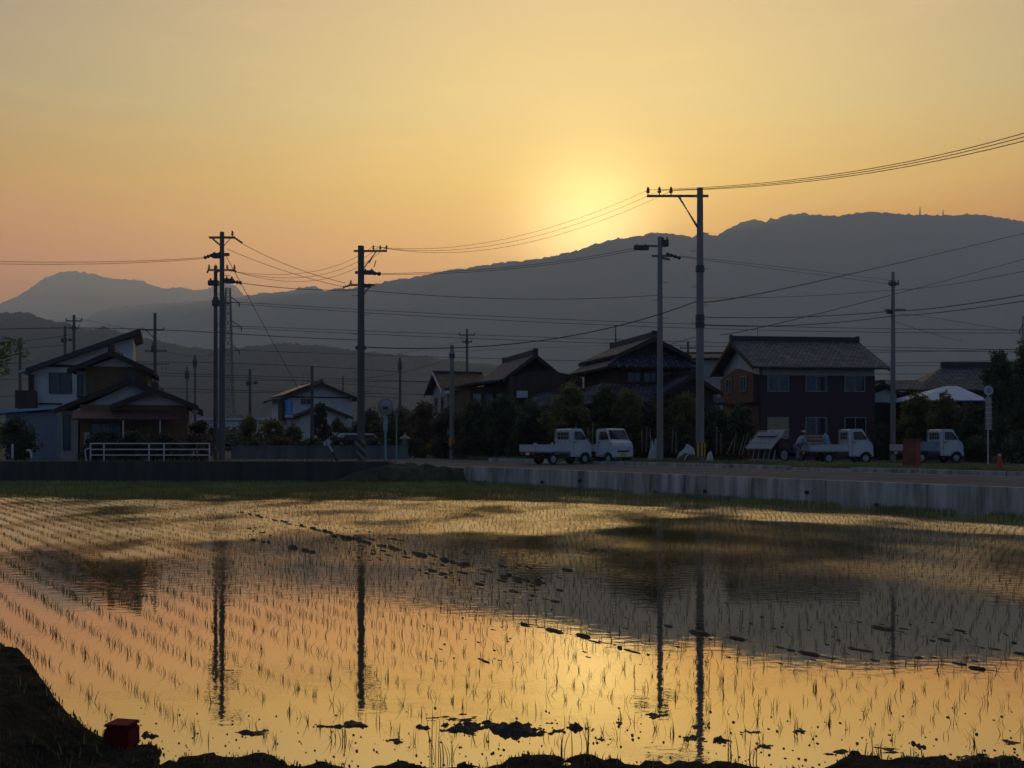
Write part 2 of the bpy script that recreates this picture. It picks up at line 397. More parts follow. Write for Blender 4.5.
# asphalt: main road and the lane behind the left wall
a = MB()
a.add([rp(s0-400,n0+.35,GZ+.008), rp(s0+60,n0+.35,GZ+.008), rp(s0+60,n0+9.4,GZ+.008), rp(s0-400,n0+9.4,GZ+.008)], [(0,1,2,3)])
tag(a.build('road', M['asphalt']), 'grey asphalt road running behind the concrete field wall', 'road', kind='structure')
a = MB(); a.add([(-90,44,GZ+.004),(0,44,GZ+.004),(4,66,GZ+.004),(-90,66,GZ+.004)], [(0,1,2,3)])
tag(a.build('side_road', M['asphalt']), 'side road joining in front of the left houses', 'road', kind='structure')
a = MB()
for n_ in (n0+1.0, n0+8.9):
    a.add([rp(s0-60,n_,GZ+.013), rp(s0+60,n_,GZ+.013), rp(s0+60,n_+.15,GZ+.013), rp(s0-60,n_+.15,GZ+.013)], [(0,1,2,3)])
tag(a.build('road_marking', M['white_line']), 'white edge lines painted along the road', 'road marking', kind='structure')
# right retaining wall with joints and a worn top
w = MB(); L_ = 3.0
s = s0
while s < s0+60:
    w.add([rp(s+.009,n0,-.3), rp(s+L_-.009,n0,-.3), rp(s+L_-.009,n0+.3,-.3), rp(s+.009,n0+.3,-.3),
           rp(s+.009,n0+.03,.70), rp(s+L_-.009,n0+.03,.70), rp(s+L_-.009,n0+.3,.70), rp(s+.009,n0+.3,.70)],
          [(0,3,2,1),(4,5,6,7),(0,1,5,4),(1,2,6,5),(2,3,7,6),(3,0,4,7)])
    s += L_
rw_ = w.build('retaining_wall', M['concrete'])
for i in range(7):
    hb = MB(); p = rp(s0+1.6+3.0*i*1.0+(.8 if i%2 else 0), n0-.05, .10+.12*(i%3)); q = rp(s0+1.6+3.0*i*1.0+(.8 if i%2 else 0), n0+.1, .10+.12*(i%3))
    hb.tube([p,q], .055, 10); hb.build('drain_pipe', M['rubber'], rw_)
tag(rw_, 'long pale concrete retaining wall between the paddy and the road', 'wall')
# left dark wall
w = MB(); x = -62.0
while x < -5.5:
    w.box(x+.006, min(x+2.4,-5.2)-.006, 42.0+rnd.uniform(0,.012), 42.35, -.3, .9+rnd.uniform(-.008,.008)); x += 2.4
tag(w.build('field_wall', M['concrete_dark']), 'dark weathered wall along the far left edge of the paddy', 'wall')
# earth shoulder joining both walls
def lump(name, cx, cy, rx, ry, h, m, rot=0, seed=0, nseg=26, rings=9, z0=-.06, rough=.35, parent=None, freq=2.2):
    V = [(0,0,h*(1+.1))]; Fc = []
    for j in range(1, rings+1):
        t = j/rings
        for i in range(nseg):
            an = 2*math.pi*i/nseg
            d = 1+rough*mn.noise(Vector((math.cos(an)*1.6+seed*3.1, math.sin(an)*1.6, seed)))*1.6
            x = math.cos(an)*rx*t*d; y = math.sin(an)*ry*t*d
            zz = h*(1-t**2.2) + h*.9*rough*mn.fractal(Vector((x/ry*freq+seed, y/ry*freq, seed)), .8, 2, 4)*(1-t*.7)
            V.append((x,y, zz if j < rings else z0))
    for i in range(nseg): Fc.append((0,1+i,1+(i+1)%nseg))
    for j in range(rings-1):
        for i in range(nseg):
            a_ = 1+j*nseg+i; b_ = 1+j*nseg+(i+1)%nseg
            Fc.append((a_, a_+nseg, b_+nseg, b_))
    b = MB(); b.add(V, Fc); o = b.build(name, m, parent, smooth=True)
    if parent is None: o.location = (cx,cy,0)
    o.rotation_euler = (0,0,rot)
    return o
sh = lump('embankment', -4.4, 42.1, 3.4, .75, .78, M['grass_soil'], 0, 4, 60, 14, -.2, .2)
tag(sh, 'dark grassy earth embankment at the junction of the two walls', 'embankment', kind='structure')
# kerb beyond the road with openings, and a low block edge
k = MB(); s = s0-12
gaps = []
while s < s0+60:
    if int((s-s0)//3) % 5 != 3:
        k.add([rp(s+.01,n0+9.6,GZ-.1), rp(s+2.99,n0+9.6,GZ-.1), rp(s+2.99,n0+10.0,GZ-.1), rp(s+.01,n0+10.0,GZ-.1),
           rp(s+.03,n0+9.63,GZ+.16), rp(s+2.97,n0+9.63,GZ+.16), rp(s+2.97,n0+10.0,GZ+.16), rp(s+.03,n0+10.0,GZ+.16)],
          [(0,3,2,1),(4,5,6,7),(0,1,5,4),(1,2,6,5),(2,3,7,6),(3,0,4,7)])
    else:
        k.add([rp(s+.01,n0+9.75,GZ-.1), rp(s+2.99,n0+9.75,GZ-.1), rp(s+2.99,n0+10.0,GZ-.1), rp(s+.01,n0+10.0,GZ-.1),
           rp(s+.03,n0+9.78,GZ+.10), rp(s+2.97,n0+9.78,GZ+.10), rp(s+2.97,n0+10.0,GZ+.10), rp(s+.03,n0+10.0,GZ+.10)],
          [(0,3,2,1),(4,5,6,7),(0,1,5,4),(1,2,6,5),(2,3,7,6),(3,0,4,7)])
    s += 3
tag(k.build('kerb', M['concrete']), 'concrete kerb along the far side of the road', 'kerb', kind='structure')

# ------------------------------------------------------------------ water with calm and wind-rippled patches
def wpt(px, py): Y = CAMZ*1000/(py-HY); return ((px-CX)/F*Y, Y)
def inside(poly, X, Y):
    r = np.zeros(X.shape, bool); n = len(poly); j = n-1
    for i in range(n):
        xi, yi = poly[i]; xj, yj = poly[j]
        c_ = ((yi > Y) != (yj > Y)) & (X < (xj-xi)*(Y-yi)/(yj-yi+1e-9)+xi)
        r ^= c_; j = i
    return r
ripple_zones = [
    ([(-150,497),(0,497),(200,501),(380,500),(520,501),(660,506),(690,514),(640,526),(560,533),(420,534),(330,530),(250,533),(190,548),(150,557),(60,553),(0,551),(-150,551)], 1.0),
    ([(690,507),(820,512),(1024,526),(1200,540),(1200,552),(1024,537),(900,527),(790,522),(720,516)], 1.0),
    ([(800,552),(900,546),(1024,541),(1200,545),(1200,640),(1024,604),(940,597),(860,584)], .42),
]
nx, ny = 360, 300
gx = np.linspace(-60, 40, nx); gy = np.concatenate([np.linspace(-6, 20, 120), np.linspace(20.2, 43, 180)])
GX, GY = np.meshgrid(gx, gy)
mask = (.36+.16*np.sin(GX*RN.x*2.1+GY*RN.y*2.1+np.sin(GX*.7))*np.sin(GX*.45-GY*.3))*np.clip((GY-10.5)/5,0,1)
for poly, v in ripple_zones:
    pw = [wpt(*p) for p in poly]
    jx = GX + .35*np.sin(GY*2.3)+.25*np.sin(GX*1.7+GY); jy = GY + .35*np.sin(GX*1.9)+.2*np.sin(GX*4.1+GY*3)
    mask = np.maximum(mask, inside(pw, jx, jy)*v)
for _ in range(2):
    mp_ = np.pad(mask, 1, mode='edge')
    mask = (mp_[1:-1,1:-1]*2+mp_[:-2,1:-1]+mp_[2:,1:-1]+mp_[1:-1,:-2]+mp_[1:-1,2:])/6
V = np.stack([GX.ravel(), GY.ravel(), np.zeros(GX.size)], -1)
I = np.arange(nx*ny).reshape(ny, nx)
Q = np.stack([I[:-1,:-1], I[:-1,1:], I[1:,1:], I[1:,:-1]], -1).reshape(-1,4)
cen = V[Q].mean(1)
keep = (cen[:,1] < 42.05) & ((cen[:,0]*RN.x+cen[:,1]*RN.y) < n0+.25)
mw = bpy.data.materials.new('paddy_water'); mw.use_nodes = True
nt = mw.node_tree; N = nt.nodes; L = nt.links; N.clear()
out = N.new('ShaderNodeOutputMaterial'); mix = N.new('ShaderNodeMixShader'); gl = N.new('ShaderNodeBsdfGlossy'); df = N.new('ShaderNodeBsdfDiffuse')
df.inputs[0].default_value = (.05,.036,.024,1); gl.inputs[0].default_value = SUNSET_GLOSS_TINT
at = N.new('ShaderNodeAttribute'); at.attribute_name = 'ripple'
tc = N.new('ShaderNodeTexCoord')
def noise_(scale, det=3, sc=(1,1,1), rough=.5):
    mp = N.new('ShaderNodeMapping'); mp.inputs['Scale'].default_value = sc; L.new(tc.outputs['Object'], mp.inputs[0])
    n = N.new('ShaderNodeTexNoise'); n.inputs['Scale'].default_value = scale; n.inputs['Detail'].default_value = det; n.inputs['Roughness'].default_value = rough
    L.new(mp.outputs[0], n.inputs['Vector']); return n.outputs[0]
patch = ramp(noise_(.55, 4, (1,.6,1)), [(.35,(.35,)*3),(.65,(1,)*3)])
rmask = math_('MULTIPLY', at.outputs['Fac'], patch)
rgh = math_('ADD', math_('MULTIPLY', rmask, RIP_ROUGH), math_('ADD', .012, math_('MULTIPLY', noise_(.5), .03)))
L.new(rgh, gl.inputs['Roughness'])
b1 = N.new('ShaderNodeBump'); b1.inputs['Distance'].default_value = .02
L.new(math_('ADD', math_('MULTIPLY', rmask, RIP_BUMP), CALM_BUMP), b1.inputs['Strength'])
wv = noise_(5.0, 3, (1,1.6,1)); L.new(wv, b1.inputs['Height']); L.new(b1.outputs[0], gl.inputs['Normal'])
fz = N.new('ShaderNodeFresnel'); fz.inputs['IOR'].default_value = 1.4
fac = math_('ADD', math_('MULTIPLY', fz.outputs[0], 1-WATER_MIN), WATER_MIN, clamp=True)
L.new(fac, mix.inputs[0]); L.new(df.outputs[0], mix.inputs[1]); L.new(gl.outputs[0], mix.inputs[2]); L.new(mix.outputs[0], out.inputs[0])
wo = np_mesh('paddy_water', V, Q[keep], mw)
at_ = wo.data.attributes.new('ripple', 'FLOAT', 'POINT')
vals = mask.ravel().astype(np.float32)
at_.data.foreach_set('value', vals[:len(at_.data)])
tag(wo, 'still shallow paddy water mirroring the sunset sky', 'water', kind='structure')

# ------------------------------------------------------------------ near bank (heightfield)
def bank_edge(X):
    """water's edge: distance Y at which the bank meets the water for a given X"""
    e = 5.60 + .08*math.sin(X*3.1+.5)+.07*math.sin(X*7.3)+.05*math.sin(X*17)
    return e
bx = np.linspace(-14, 14, 700); by = np.linspace(-4, 12.5, 400)
LEFT = [(-8,11.0),(-5.6,8.8),(-4.3,7.95),(-3.6,7.45),(-3.2,6.95),(-2.95,6.5),(-2.7,6.15),(-2.5,6.02),(-2.2,5.93),(-2.03,5.82),(-1.95,5.5)]
def left_edge(X): return float(np.interp(X, [p[0] for p in LEFT], [p[1] for p in LEFT], left=14, right=-9))
V = []
for y in by:
    for x in bx:
        el = left_edge(x) if x < -1.9 else -9
        e = max(bank_edge(x), el)
        d = e - y
        nz_ = mn.fractal(Vector((x*2.2,y*2.2,1)), .9, 2, 5)
        if d < 0: z = -.05 + .03*nz_ + max(d,-1)*.5
        else:
            hmax = .27 if x < -2.75 else .27*max(0, 1-(x+2.75)/.5)**1.5
            z = .0 + .05*min(1,d/.3) + (.05*min(1,max(0,d-.3)))+ hmax*min(1,d/.28)**.8 + nz_*.03 + .032*mn.fractal(Vector((x*8,y*8,4)),.7,2,4)
        V.append((x,y,z))
V = np.array(V); I = np.arange(700*400).reshape(400,700)
Q = np.stack([I[:-1,:-1], I[:-1,1:], I[1:,1:], I[1:,:-1]], -1).reshape(-1,4)
Q = Q[(V[Q][:,:,2].max(1) > -.12)]
bk = np_mesh('bank', V, Q, M['soil'], smooth=True)
tag(bk, 'dark earthen bank in front of the water at the camera side', 'bank', kind='structure')
BANK_V = V
n_ = MB(); n_.add([(-60,-200,.1),(60,-200,.1),(60,-3.9,.1),(-60,-3.9,.1)], [(0,1,2,3)])
tag(n_.build('field_path', M['grass_soil']), 'level farm ground behind the bank', 'ground', kind='structure')
# ------------------------------------------------------------------ utility poles
def pole_thing(px, ptop, Y, r0, r1, label, m='pole_concrete', name='utility_pole', group=None, base=GZ, steps=True, pbase_z=None):
    x = WX(px, Y); zt = WZ(ptop, Y)
    e = empty(name, (x,Y,base), 0, label, 'utility pole', group)
    h = zt-base
    n = 12
    MB().tube([(0,0,-.15),(0,0,h*.5),(0,0,h)], [r0,(r0+r1)/2,r1], n).build('pole', M[m], e, smooth=False)
    if steps:
        k = 0; z = h*.25
        while z < h*.86:
            sx = 1 if k % 2 else -1
            MB().tube([(0,0,z),(sx*(r0+.22),0,z)], .014, 4).build('step_bolt', M['steel'], e)
            z += .9; k += 1
    return e, h
def arm(e, z, x0, x1, m='steel', t=.06, y=0.0, tilt=0.0):
    b = MB(); b.box(x0, x1, y-t*.8, y+t*.8, z-t, z+t)
    return b.build('crossarm', M[m], e)
def insul(e, x, z, h=.36, r=.09, y=0.0, m='porcelain'):
    b = MB(); b.tube([(x,y,z),(x,y,z+h*.25),(x,y,z+h*.3),(x,y,z+h*.5),(x,y,z+h*.55),(x,y,z+h*.8),(x,y,z+h*.85),(x,y,z+h)],
                     [r*.3,r*.3,r,r*.9,r*.55,r*.85,r*.5,r*.45], 8)
    return b.build('insulator', M[m], e)
def strain(e, p0, p1, r=.07):
    """a string insulator between two points"""
    p0 = Vector(p0); p1 = Vector(p1); pts = []; rs = []
    for i in range(9):
        pts.append(p0.lerp(p1, i/8)); rs.append(r if i % 2 else r*.45)
    return MB().tube(pts, rs, 7).build('strain_insulator', M['steel_dark'], e)
def brace(e, p0, p1, r=.03): return MB().tube([p0,p1], r, 5).build('brace', M['steel'], e)
def gear(e, x, z, w=.5, h=.22):
    b = MB(); b.box(x-w/2, x+w/2, -.12, .12, z-h/2, z+h/2); b.tube([(x-w*.3,0,z+h/2),(x-w*.3,0,z+h*.95)], .045, 6); b.tube([(x+w*.3,0,z+h/2),(x+w*.3,0,z+h*.95)], .045, 6)
    return b.build('switch_box', M['steel_dark'], e)
# tall pole right of centre, with the long one-sided arm
s20 = .05
eR, hR = pole_thing(700, 188, 50, .222, .15, 'tallest concrete utility pole, with a long one-sided arm and a yellow and black band')
def zr(py, Y=50): return WZ(py,Y)-GZ
arm(eR, zr(196), -2.65, .42, t=.055)
for dx in (-2.6,-2.03,-1.45): insul(eR, dx, zr(195), .40, .10)
brace(eR, (-1.1,-.06,zr(197)), (-.12,-.2,zr(228))); brace(eR, (-1.0,.06,zr(197)), (-.05,.2,zr(229)))
for z in (zr(269), zr(318), zr(325)):
    MB().tube([(0,0,z-.16),(0,0,z+.16)], .225, 12).build('clamp', M['steel_dark'], eR)
bnd = MB().tube([(0,0,zr(457)),(0,0,zr(443))], .262, 14).build('warning_band', M['yellow_black'], eR); tag(bnd, 'yellow and black striped warning band')
# slimmer pole beside it
e2, h2 = pole_thing(660, 237, 50.5, .175, .115, 'slimmer utility pole just left of the tallest pole, with two switches near its top', 'pole_concrete')
z_ = zr(246, 50.5); gear(e2, -.95, z_-.1, .75, .2); arm(e2, z_, -1.3, .35, t=.045); gear(e2, .25, z_+.15, .35, .3)
z_ = zr(256, 50.5); arm(e2, z_, -.42, .5, t=.05); strain(e2, (.3,0,z_+.12), (1.05,0,z_-.12), .1); strain(e2, (.1,0,z_-.1), (.5,0,z_-.18), .07)
# left tall pole
e3, h3 = pole_thing(222, 232, 48, .16, .105, 'tall left utility pole with four tiers of fittings, right one of a close pair', 'pole_mid')
Yp = 48
def z3(py): return WZ(py,Yp)-GZ
arm(e3, z3(237.5), -.62, .62, t=.05); insul(e3, .5, z3(237), .30, .07); brace(e3, (-.5,0,z3(238)), (-.12,0,z3(245))); brace(e3, (.42,0,z3(238)), (.08,0,z3(246)), .02)
strain(e3, (.55,0,z3(237)), (.98,0,z3(243)), .06); strain(e3,(-.42,0,z3(239)),(-.1,0,z3(245)),.05)
arm(e3, z3(254.5), -.45, .35, t=.07); strain(e3, (-.3,0,z3(254)), (-.88,0,z3(258)), .10); gear(e3, -.25, z3(256), .4, .2)
arm(e3, z3(270), -.68, .62, t=.04)
for dx in (-.62,-.3,.25,.6): insul(e3, dx, z3(270), .26, .06)
strain(e3,(-.62,0,z3(269)),(-.72,0,z3(273)),.06); strain(e3,(.55,0,z3(269)),(.68,0,z3(272)),.06); strain(e3,(-.05,0,z3(270)),(-.3,0,z3(273)),.05)
gear(e3, .35, z3(281), .4, .22); strain(e3, (.35,0,z3(281)), (.95,0,z3(283)), .1)
gear(e3, -.3, z3(303), .3, .3); arm(e3, z3(303), -.45, .45, t=.05)
e3b, h3b = pole_thing(215.6, 266, 49.5, .115, .09, 'thinner darker utility pole standing close behind the tall left pole', 'pole_dark', steps=False)
gear(e3b, -.1, WZ(283,49.5)-GZ, .5, .25)
# pole at x 361
e4, h4 = pole_thing(361, 246, 47, .19, .145, 'utility pole with a three-insulator arm, beside the round road mirror', 'pole_dark')
Yp = 47
arm(e4, z3(251), -.34, 1.22, t=.045)
for dx in (.58,.90,1.2): insul(e4, dx, z3(250.6), .25, .06)
brace(e4, (.7,0,z3(252)), (.1,0,z3(269)), .028)
for a_,b_ in (((.55,z3(256)),(.38,z3(263))),((.7,z3(260)),(.6,z3(267)))): strain(e4, (a_[0],.05,a_[1]), (b_[0],.05,b_[1]), .03)
arm(e4, z3(272.5), -.28, .25, t=.06); strain(e4, (.1,0,z3(272)), (.95,0,z3(274)), .11); gear(e4, .35, z3(272.5), .5, .18)
arm(e4, z3(285), -.5, .65, t=.045); insul(e4, -.48, z3(285), .22, .06); strain(e4,(-.5,0,z3(285)),(-.85,0,z3(287.5)),.06); gear(e4,.3,z3(286),.35,.12); brace(e4,(.4,0,z3(287)),(.1,0,z3(295)),.03)
gear(e4, 0, z3(348), .5, .14)
sb = MB().tube([(0,0,z3(461)),(0,0,z3(439))], .215, 14).build('striped_sleeve', M['yellow_black_diag'], e4); tag(sb, 'sleeve with diagonal dark stripes at the pole foot')
# pole at 452
e5, h5 = pole_thing(452, 345, 62, .155, .12, 'short pale concrete pole with an orange band by the brown-roofed house', 'pole_concrete', steps=False)
Yp = 62
gear(e5, 0, z3(356), .35, .25); MB().tube([(0,0,z3(445.5)),(0,0,z3(438))], .19, 12).build('orange_band', M['orange_band'], e5)
# pole at 893
e6, h6 = pole_thing(893, 272, 58, .17, .09, 'lone utility pole right of the maroon house', 'pole_concrete', steps=False)
Yp = 58
arm(e6, z3(284), -.28, .35, t=.07); insul(e6,-.22,z3(284),.2,.06); insul(e6,.3,z3(284),.25,.06); gear(e6, 0, z3(284), .3, .22)
arm(e6, z3(310), -.5, .7, t=.04); gear(e6,-.2,z3(312),.3,.2); strain(e6,(.2,0,z3(309)),(.75,0,z3(310)),.05)
# smaller, more distant poles
def far_pole(px, pt, Y, r, kind, label, pb=None):
    e, h = pole_thing(px, pt, Y, r, r*.7, label, 'pole_dark', steps=False, group=None)
    z = lambda py: WZ(py,Y)-GZ
    u = Y/1000.
    if kind == 'T':
        for dy, w in ((6,8),(13,5)):
            arm(e, z(pt+dy), -w*u, w*u, t=.7*u)
            for q in (-w*u*.95, w*u*.95): insul(e, q, z(pt+dy), 3*u, .8*u)
        gear(e, 0, z(pt+13), 3.2*u, 4*u)
    elif kind == 'C':
        arm(e, z(pt+14), -4*u, 9*u, t=.6*u); gear(e, -1*u, z(pt+14.5), 5*u, 4*u); gear(e, 5.5*u, z(pt+14), 3*u, 2.2*u)
    elif kind == 'B':
        gear(e, 0, z(pt+9), 4*u, 6*u); arm(e, z(pt+5), -3*u, 3*u, t=.5*u)
    elif kind == 'M':
        arm(e, z(pt+17), -13*u, 9*u, t=.8*u); insul(e,-12.5*u,z(pt+17),3*u,.9*u); insul(e,8.5*u,z(pt+17),3*u,.9*u); brace(e,(-9*u,0,z(pt+17)),(-1*u,0,z(pt+25)),.5*u)
        arm(e, z(pt+38), -10*u, 12*u, t=.9*u); gear(e,-1*u,z(pt+36),5*u,7*u); arm(e, z(pt+51), -14*u, 14*u, t=.6*u)
        for q in (-11,-6,7,11): insul(e,q*u,z(pt+57),3*u,1.1*u)
    return e
far_pole(155, 313, 85, .17, 'M', 'distant pole with three crossarms rising behind the ochre gabled house')
far_pole(74, 315, 110, .20, 'T', 'taller of two distant poles above the slanted black roof')
far_pole(65, 326, 120, .20, 'C', 'shorter of two distant poles above the slanted black roof')
far_pole(20, 338, 100, .18, 'B', 'distant pole left of the white house with the slanted roof')
far_pole(195, 355, 130, .17, 'B', 'distant thin pole left of the left pole pair, right of its neighbour')
far_pole(187, 367, 150, .16, 'B', 'shortest distant pole left of the left pole pair')
far_pole(250, 369, 95, .16, 'C', 'distant pole between the lattice tower and the blue sign')
far_pole(312, 366, 72, .15, 'N', 'slim pole in front of the white house with the gleaming roof')
far_pole(343, 376, 150, .16, 'N', 'faint distant pole behind the white house with the gleaming roof')
far_pole(400, 358, 110, .18, 'B', 'distant pole rising from the bushes behind the round road mirror')
far_pole(467, 329, 115, .18, 'T', 'distant pole with crossarms above the roof of the brown-roofed house')
far_pole(688, 342, 105, .18, 'T', 'distant crossarm pole between the two big tiled roofs')

# ------------------------------------------------------------------ lattice towers
def lattice(px, pt, pb, Y, wt, wb, arms, label):
    x = WX(px,Y); zt = WZ(pt,Y)-GZ; zb = -.5
    e = empty('transmission_tower', (x,Y,GZ), R(25), label, 'transmission tower')
    n = 15; hs = [zb+(zt-zb)*(1-(1-i/n)**1.25) for i in range(n+1)]
    def hw(z): t = (z-zb)/(zt-zb); return wb*(1-t)+wt*t if t > .35 else (wb*(1+(.35-t)*1.3))*(1-t)+wt*t
    legs = MB()
    for sx in (-1,1):
        for sy in (-1,1):
            legs.tube([(sx*hw(z),sy*hw(z),z) for z in hs], .18, 4)
    legs.build('frame', M['steel'], e)
    br = MB()
    for i in range(n):
        a_, b_ = hw(hs[i]), hw(hs[i+1]); z0, z1 = hs[i], hs[i+1]
        for (x0,y0,x1,y1) in ((-1,-1,1,-1),(1,-1,1,1),(1,1,-1,1),(-1,1,-1,-1)):
            br.tube([(x0*a_,y0*a_,z0),(x1*b_,y1*b_,z1)], .09, 3); br.tube([(x1*a_,y1*a_,z0),(x0*b_,y0*b_,z1)], .09, 3)
            br.tube([(x0*b_,y0*b_,z1),(x1*b_,y1*b_,z1)], .08, 3)
    br.build('bracing', M['steel'], e)
    for py, w in arms:
        z = WZ(py,Y)-GZ; w = w/1000*Y; b = MB(); h_ = hw(z)
        for s_ in (-1,1):
            for q in (-1,1):
                b.tube([(s_*h_,q*h_,z),(s_*w,0,z)], .12, 4); b.tube([(s_*h_,q*h_,z+1.8),(s_*w,0,z)], .1, 4)
        b.build('crossarm', M['steel'], e)
        for s_ in (-1,1):
            MB().tube([(s_*w,0,z),(s_*w,0,z-1.6)], [.22,.16], 5).build('insulator', M['steel_dark'], e)
    return e
lattice(228, 288, 440, 330, .7, 2.0, [(302,11),(326,13),(350,11)], 'tall lattice transmission tower right behind the left pole pair')
lattice(1026, 316, 440, 300, .6, 1.8, [(330,9),(350,10)], 'faint lattice transmission tower at the right edge beyond the trees')

# ------------------------------------------------------------------ wires
NW = 0
def wire(pts, r=.018, label='', group=None, name='overhead_wire', lumps=0):
    """one cable through three points in space (start, middle, end)"""
    P0, Pm, P1 = [W(*p) for p in pts]
    Q = Pm*2-(P0+P1)/2
    n = 22; L_ = []
    for i in range(n+1):
        t = i/n; L_.append(P0*(1-t)**2+Q*2*t*(1-t)+P1*t*t)
    o = MB().tube(L_, r*.78, 5).build(name, M['wire'])
    return tag(o, label, 'cable', group)
G1 = 'three wires leaving the tallest pole to the right'
wire([(648,190,50),(850,172,35),(1150,91,20)], .016, 'uppermost of three wires sweeping up to the right edge of the sky', G1)
wire([(660,190.5,50),(850,174,35),(1150,98,20)], .016, 'middle of three wires sweeping up to the right edge of the sky', G1)
wire([(671,190.5,50),(850,176,35),(1150,105,20)], .016, 'lowest of three wires sweeping up to the right edge of the sky', G1)
G2 = 'three wires between the tallest pole and the pole left of centre'
for i,(a_,b_) in enumerate(((190,246.5),(190.5,247.5),(191,248.5))):
    wire([(648+11.5*i,a_,50),(505+8*i,239+2.5*i,48.6),(373+7*i,b_,47)], .011, ['first','second','third'][i]+' from the left of three thin wires sloping down from the long pole arm', G2)
G3 = 'three wires between the left pole and the pole left of centre'
for i in range(3):
    wire([(372+7*i,247,47),(310+4*i,272+4*i,47.5),(226+i*3,270.5,48)], .011, ['highest','middle','lowest'][i]+' of three sagging wires from the three-insulator arm to the tall left pole', G3)
wire([(241,243,48),(290,266,47.6),(345,283,47)], .014, 'upper of two wires dropping right from the tall left pole to the next pole')
wire([(227,249,48),(285,271,47.6),(344,287,47)], .014, 'lower of two wires dropping right from the tall left pole to the next pole')
wire([(203,257.5,48),(90,262,46),(-60,260,44)], .014, 'upper of the twin wires leaving the tall left pole towards the left edge')
wire([(203,258.5,48),(90,264,46),(-60,262.5,44)], .014, 'lower of the twin wires leaving the tall left pole towards the left edge')
wire([(241,283,48),(300,289,47.5),(361,290,47)], .02, 'wire from the dark switch on the tall left pole to the next pole')
wire([(361,290,47),(520,299,49),(660,295,50.5)], .018, 'wire from the pole left of centre along the mountain face to the slimmer pole')
wire([(382,273.5,47),(520,266,49),(640,247,50.5)], .014, 'upper of two close wires crossing below the sunset glow to the slimmer pole')
wire([(382,274.5,47),(520,268,49),(643,248.5,50.5)], .014, 'lower of two close wires crossing below the sunset glow to the slimmer pole')
wire([(361,347,47),(545,340,49),(700,300,50)], .03, 'thick dark cable rising from the pole left of centre to the tallest pole')
wire([(361,340,47),(290,337,48),(222,333,48)], .022, 'dark cable between the tall left pole and the next pole')
wire([(222,333,48),(90,328,46),(-40,331,44)], .022, 'dark cable leaving the tall left pole past the slanted roof to the left edge')
wire([(700,317,50),(800,317,54),(893,311,58)], .028, 'upper dark cable from the tallest pole to the lone pole at right')
wire([(700,325,50),(800,325,54),(893,316,58)], .026, 'lower dark cable from the tallest pole to the lone pole at right')
wire([(893,311,58),(960,305,50),(1100,281,40)], .03, 'upper dark cable from the lone right pole to the right edge')
wire([(893,316,58),(960,310,50),(1100,289,40)], .026, 'lower dark cable from the lone right pole to the right edge')
wire([(680,257,50.5),(790,271,54),(890,284,58)], .013, 'thin wire from the slimmer pole switch to the top of the lone right pole')
wire([(680,256,50.5),(790,268,54),(895,281,58)], .013, 'thin wire just above its neighbour running down to the lone right pole')
wire([(660,297,50.5),(780,297,54),(893,290,58)], .016, 'wire crossing behind the tallest pole to the lone right pole')
wire([(893,290,58),(960,283,50),(1100,255,40)], .016, 'wire from the top of the lone right pole rising to the right edge')
wire([(700,302,50),(868,270,110),(1100,215,170)], .055, 'broad faint cable bundle rising across the mountain to the right edge')
wire([(720,335,90),(880,298,120),(1100,238,170)], .05, 'second faint cable bundle rising across the mountain below the first')
wire([(900,314,58),(960,322,75),(1080,342,90)], .02, 'faint wire sloping down right from the lone right pole')
wire([(893,321,58),(930,333,60),(962,341,62)], .016, 'service wire dropping from the lone right pole towards the tiled roof')
wire([(660,349,50.5),(678,342,50.3),(700,336,50)], .018, 'short cable between the slimmer pole and the tallest pole')
wire([(452,352,62),(510,349,70),(617,345,95)], .014, 'thin wire from the short pale pole to the big tiled roof')
wire([(361,378,47),(405,372,54),(452,358,62)], .018, 'cable from the pole left of centre to the short pale pole')
wire([(361,357,47),(420,350,90),(467,340,115)], .02, 'cable rising from the pole left of centre to the far crossarm pole')
G4 = 'high voltage lines between the lattice towers'
for i,(a_,b_,c_) in enumerate(((302,322,330),(304,326,333),(326,340,350),(328,344,352),(350,362,366))):
    wire([(236,a_,330),(630,b_,315),(1020,c_,300)], .11, ['highest','second','third','fourth','lowest'][i]+' of the long lines spanning between the two lattice towers', G4)
G5 = 'low cables along the distant street'
for i,(x0,a_,b_,x1,c_) in enumerate(((-60,366,362,400,372),(-60,384,376,400,389),(-60,400,392,400,398),(130,372,378,500,384),(130,387,393,560,396),(230,380,382,640,384),(700,352,352,1090,346),(700,364,363,1090,357),(700,372,374,1090,372),(-80,342,343,74,334),(-80,352,350,65,345))):
    wire([(x0,a_,115),((x0+x1)/2,b_,112),(x1,c_,110)], .034,
         ['topmost low cable left of the pole pair','second low cable left of the pole pair','lowest of the low cables left of the pole pair','low cable just above the gleaming-roof house','low cable crossing in front of the gleaming-roof house gable','low cable running right behind the bushes towards the tiled houses','highest faint cable right of the maroon roof','middle faint cable right of the maroon roof','lowest faint cable right of the maroon roof','upper cable entering from the left edge above the slanted roof','lower cable entering from the left edge above the slanted roof'][i], G5)
wire([(74,318,110),(115,326,98),(155,336,85)], .02, 'cable linking the distant poles above the slanted black roof')
wire([(155,349,85),(190,356,66),(216,352,49.5)], .018, 'cable from the three-crossarm pole to the left pole pair')
# guy wires
gw = empty('guy_wire', tuple(W(338,462,46)), 0, 'long guy wire slanting from the tall left pole to a dark guard', 'guy wire')
gt = W(226,256,48)-W(338,462,46)
MB().tube([(0,0,0), tuple(gt)], .014, 5).build('wire', M['wire'], gw)
MB().tube([tuple(gt*.005), tuple(gt*.045)], .075, 8).build('black_guard', M['black_plastic'], gw)
MB().tube([tuple(gt*.045), tuple(gt*.095)], .05, 8).build('pale_guard', M['plaster_grey'], gw)

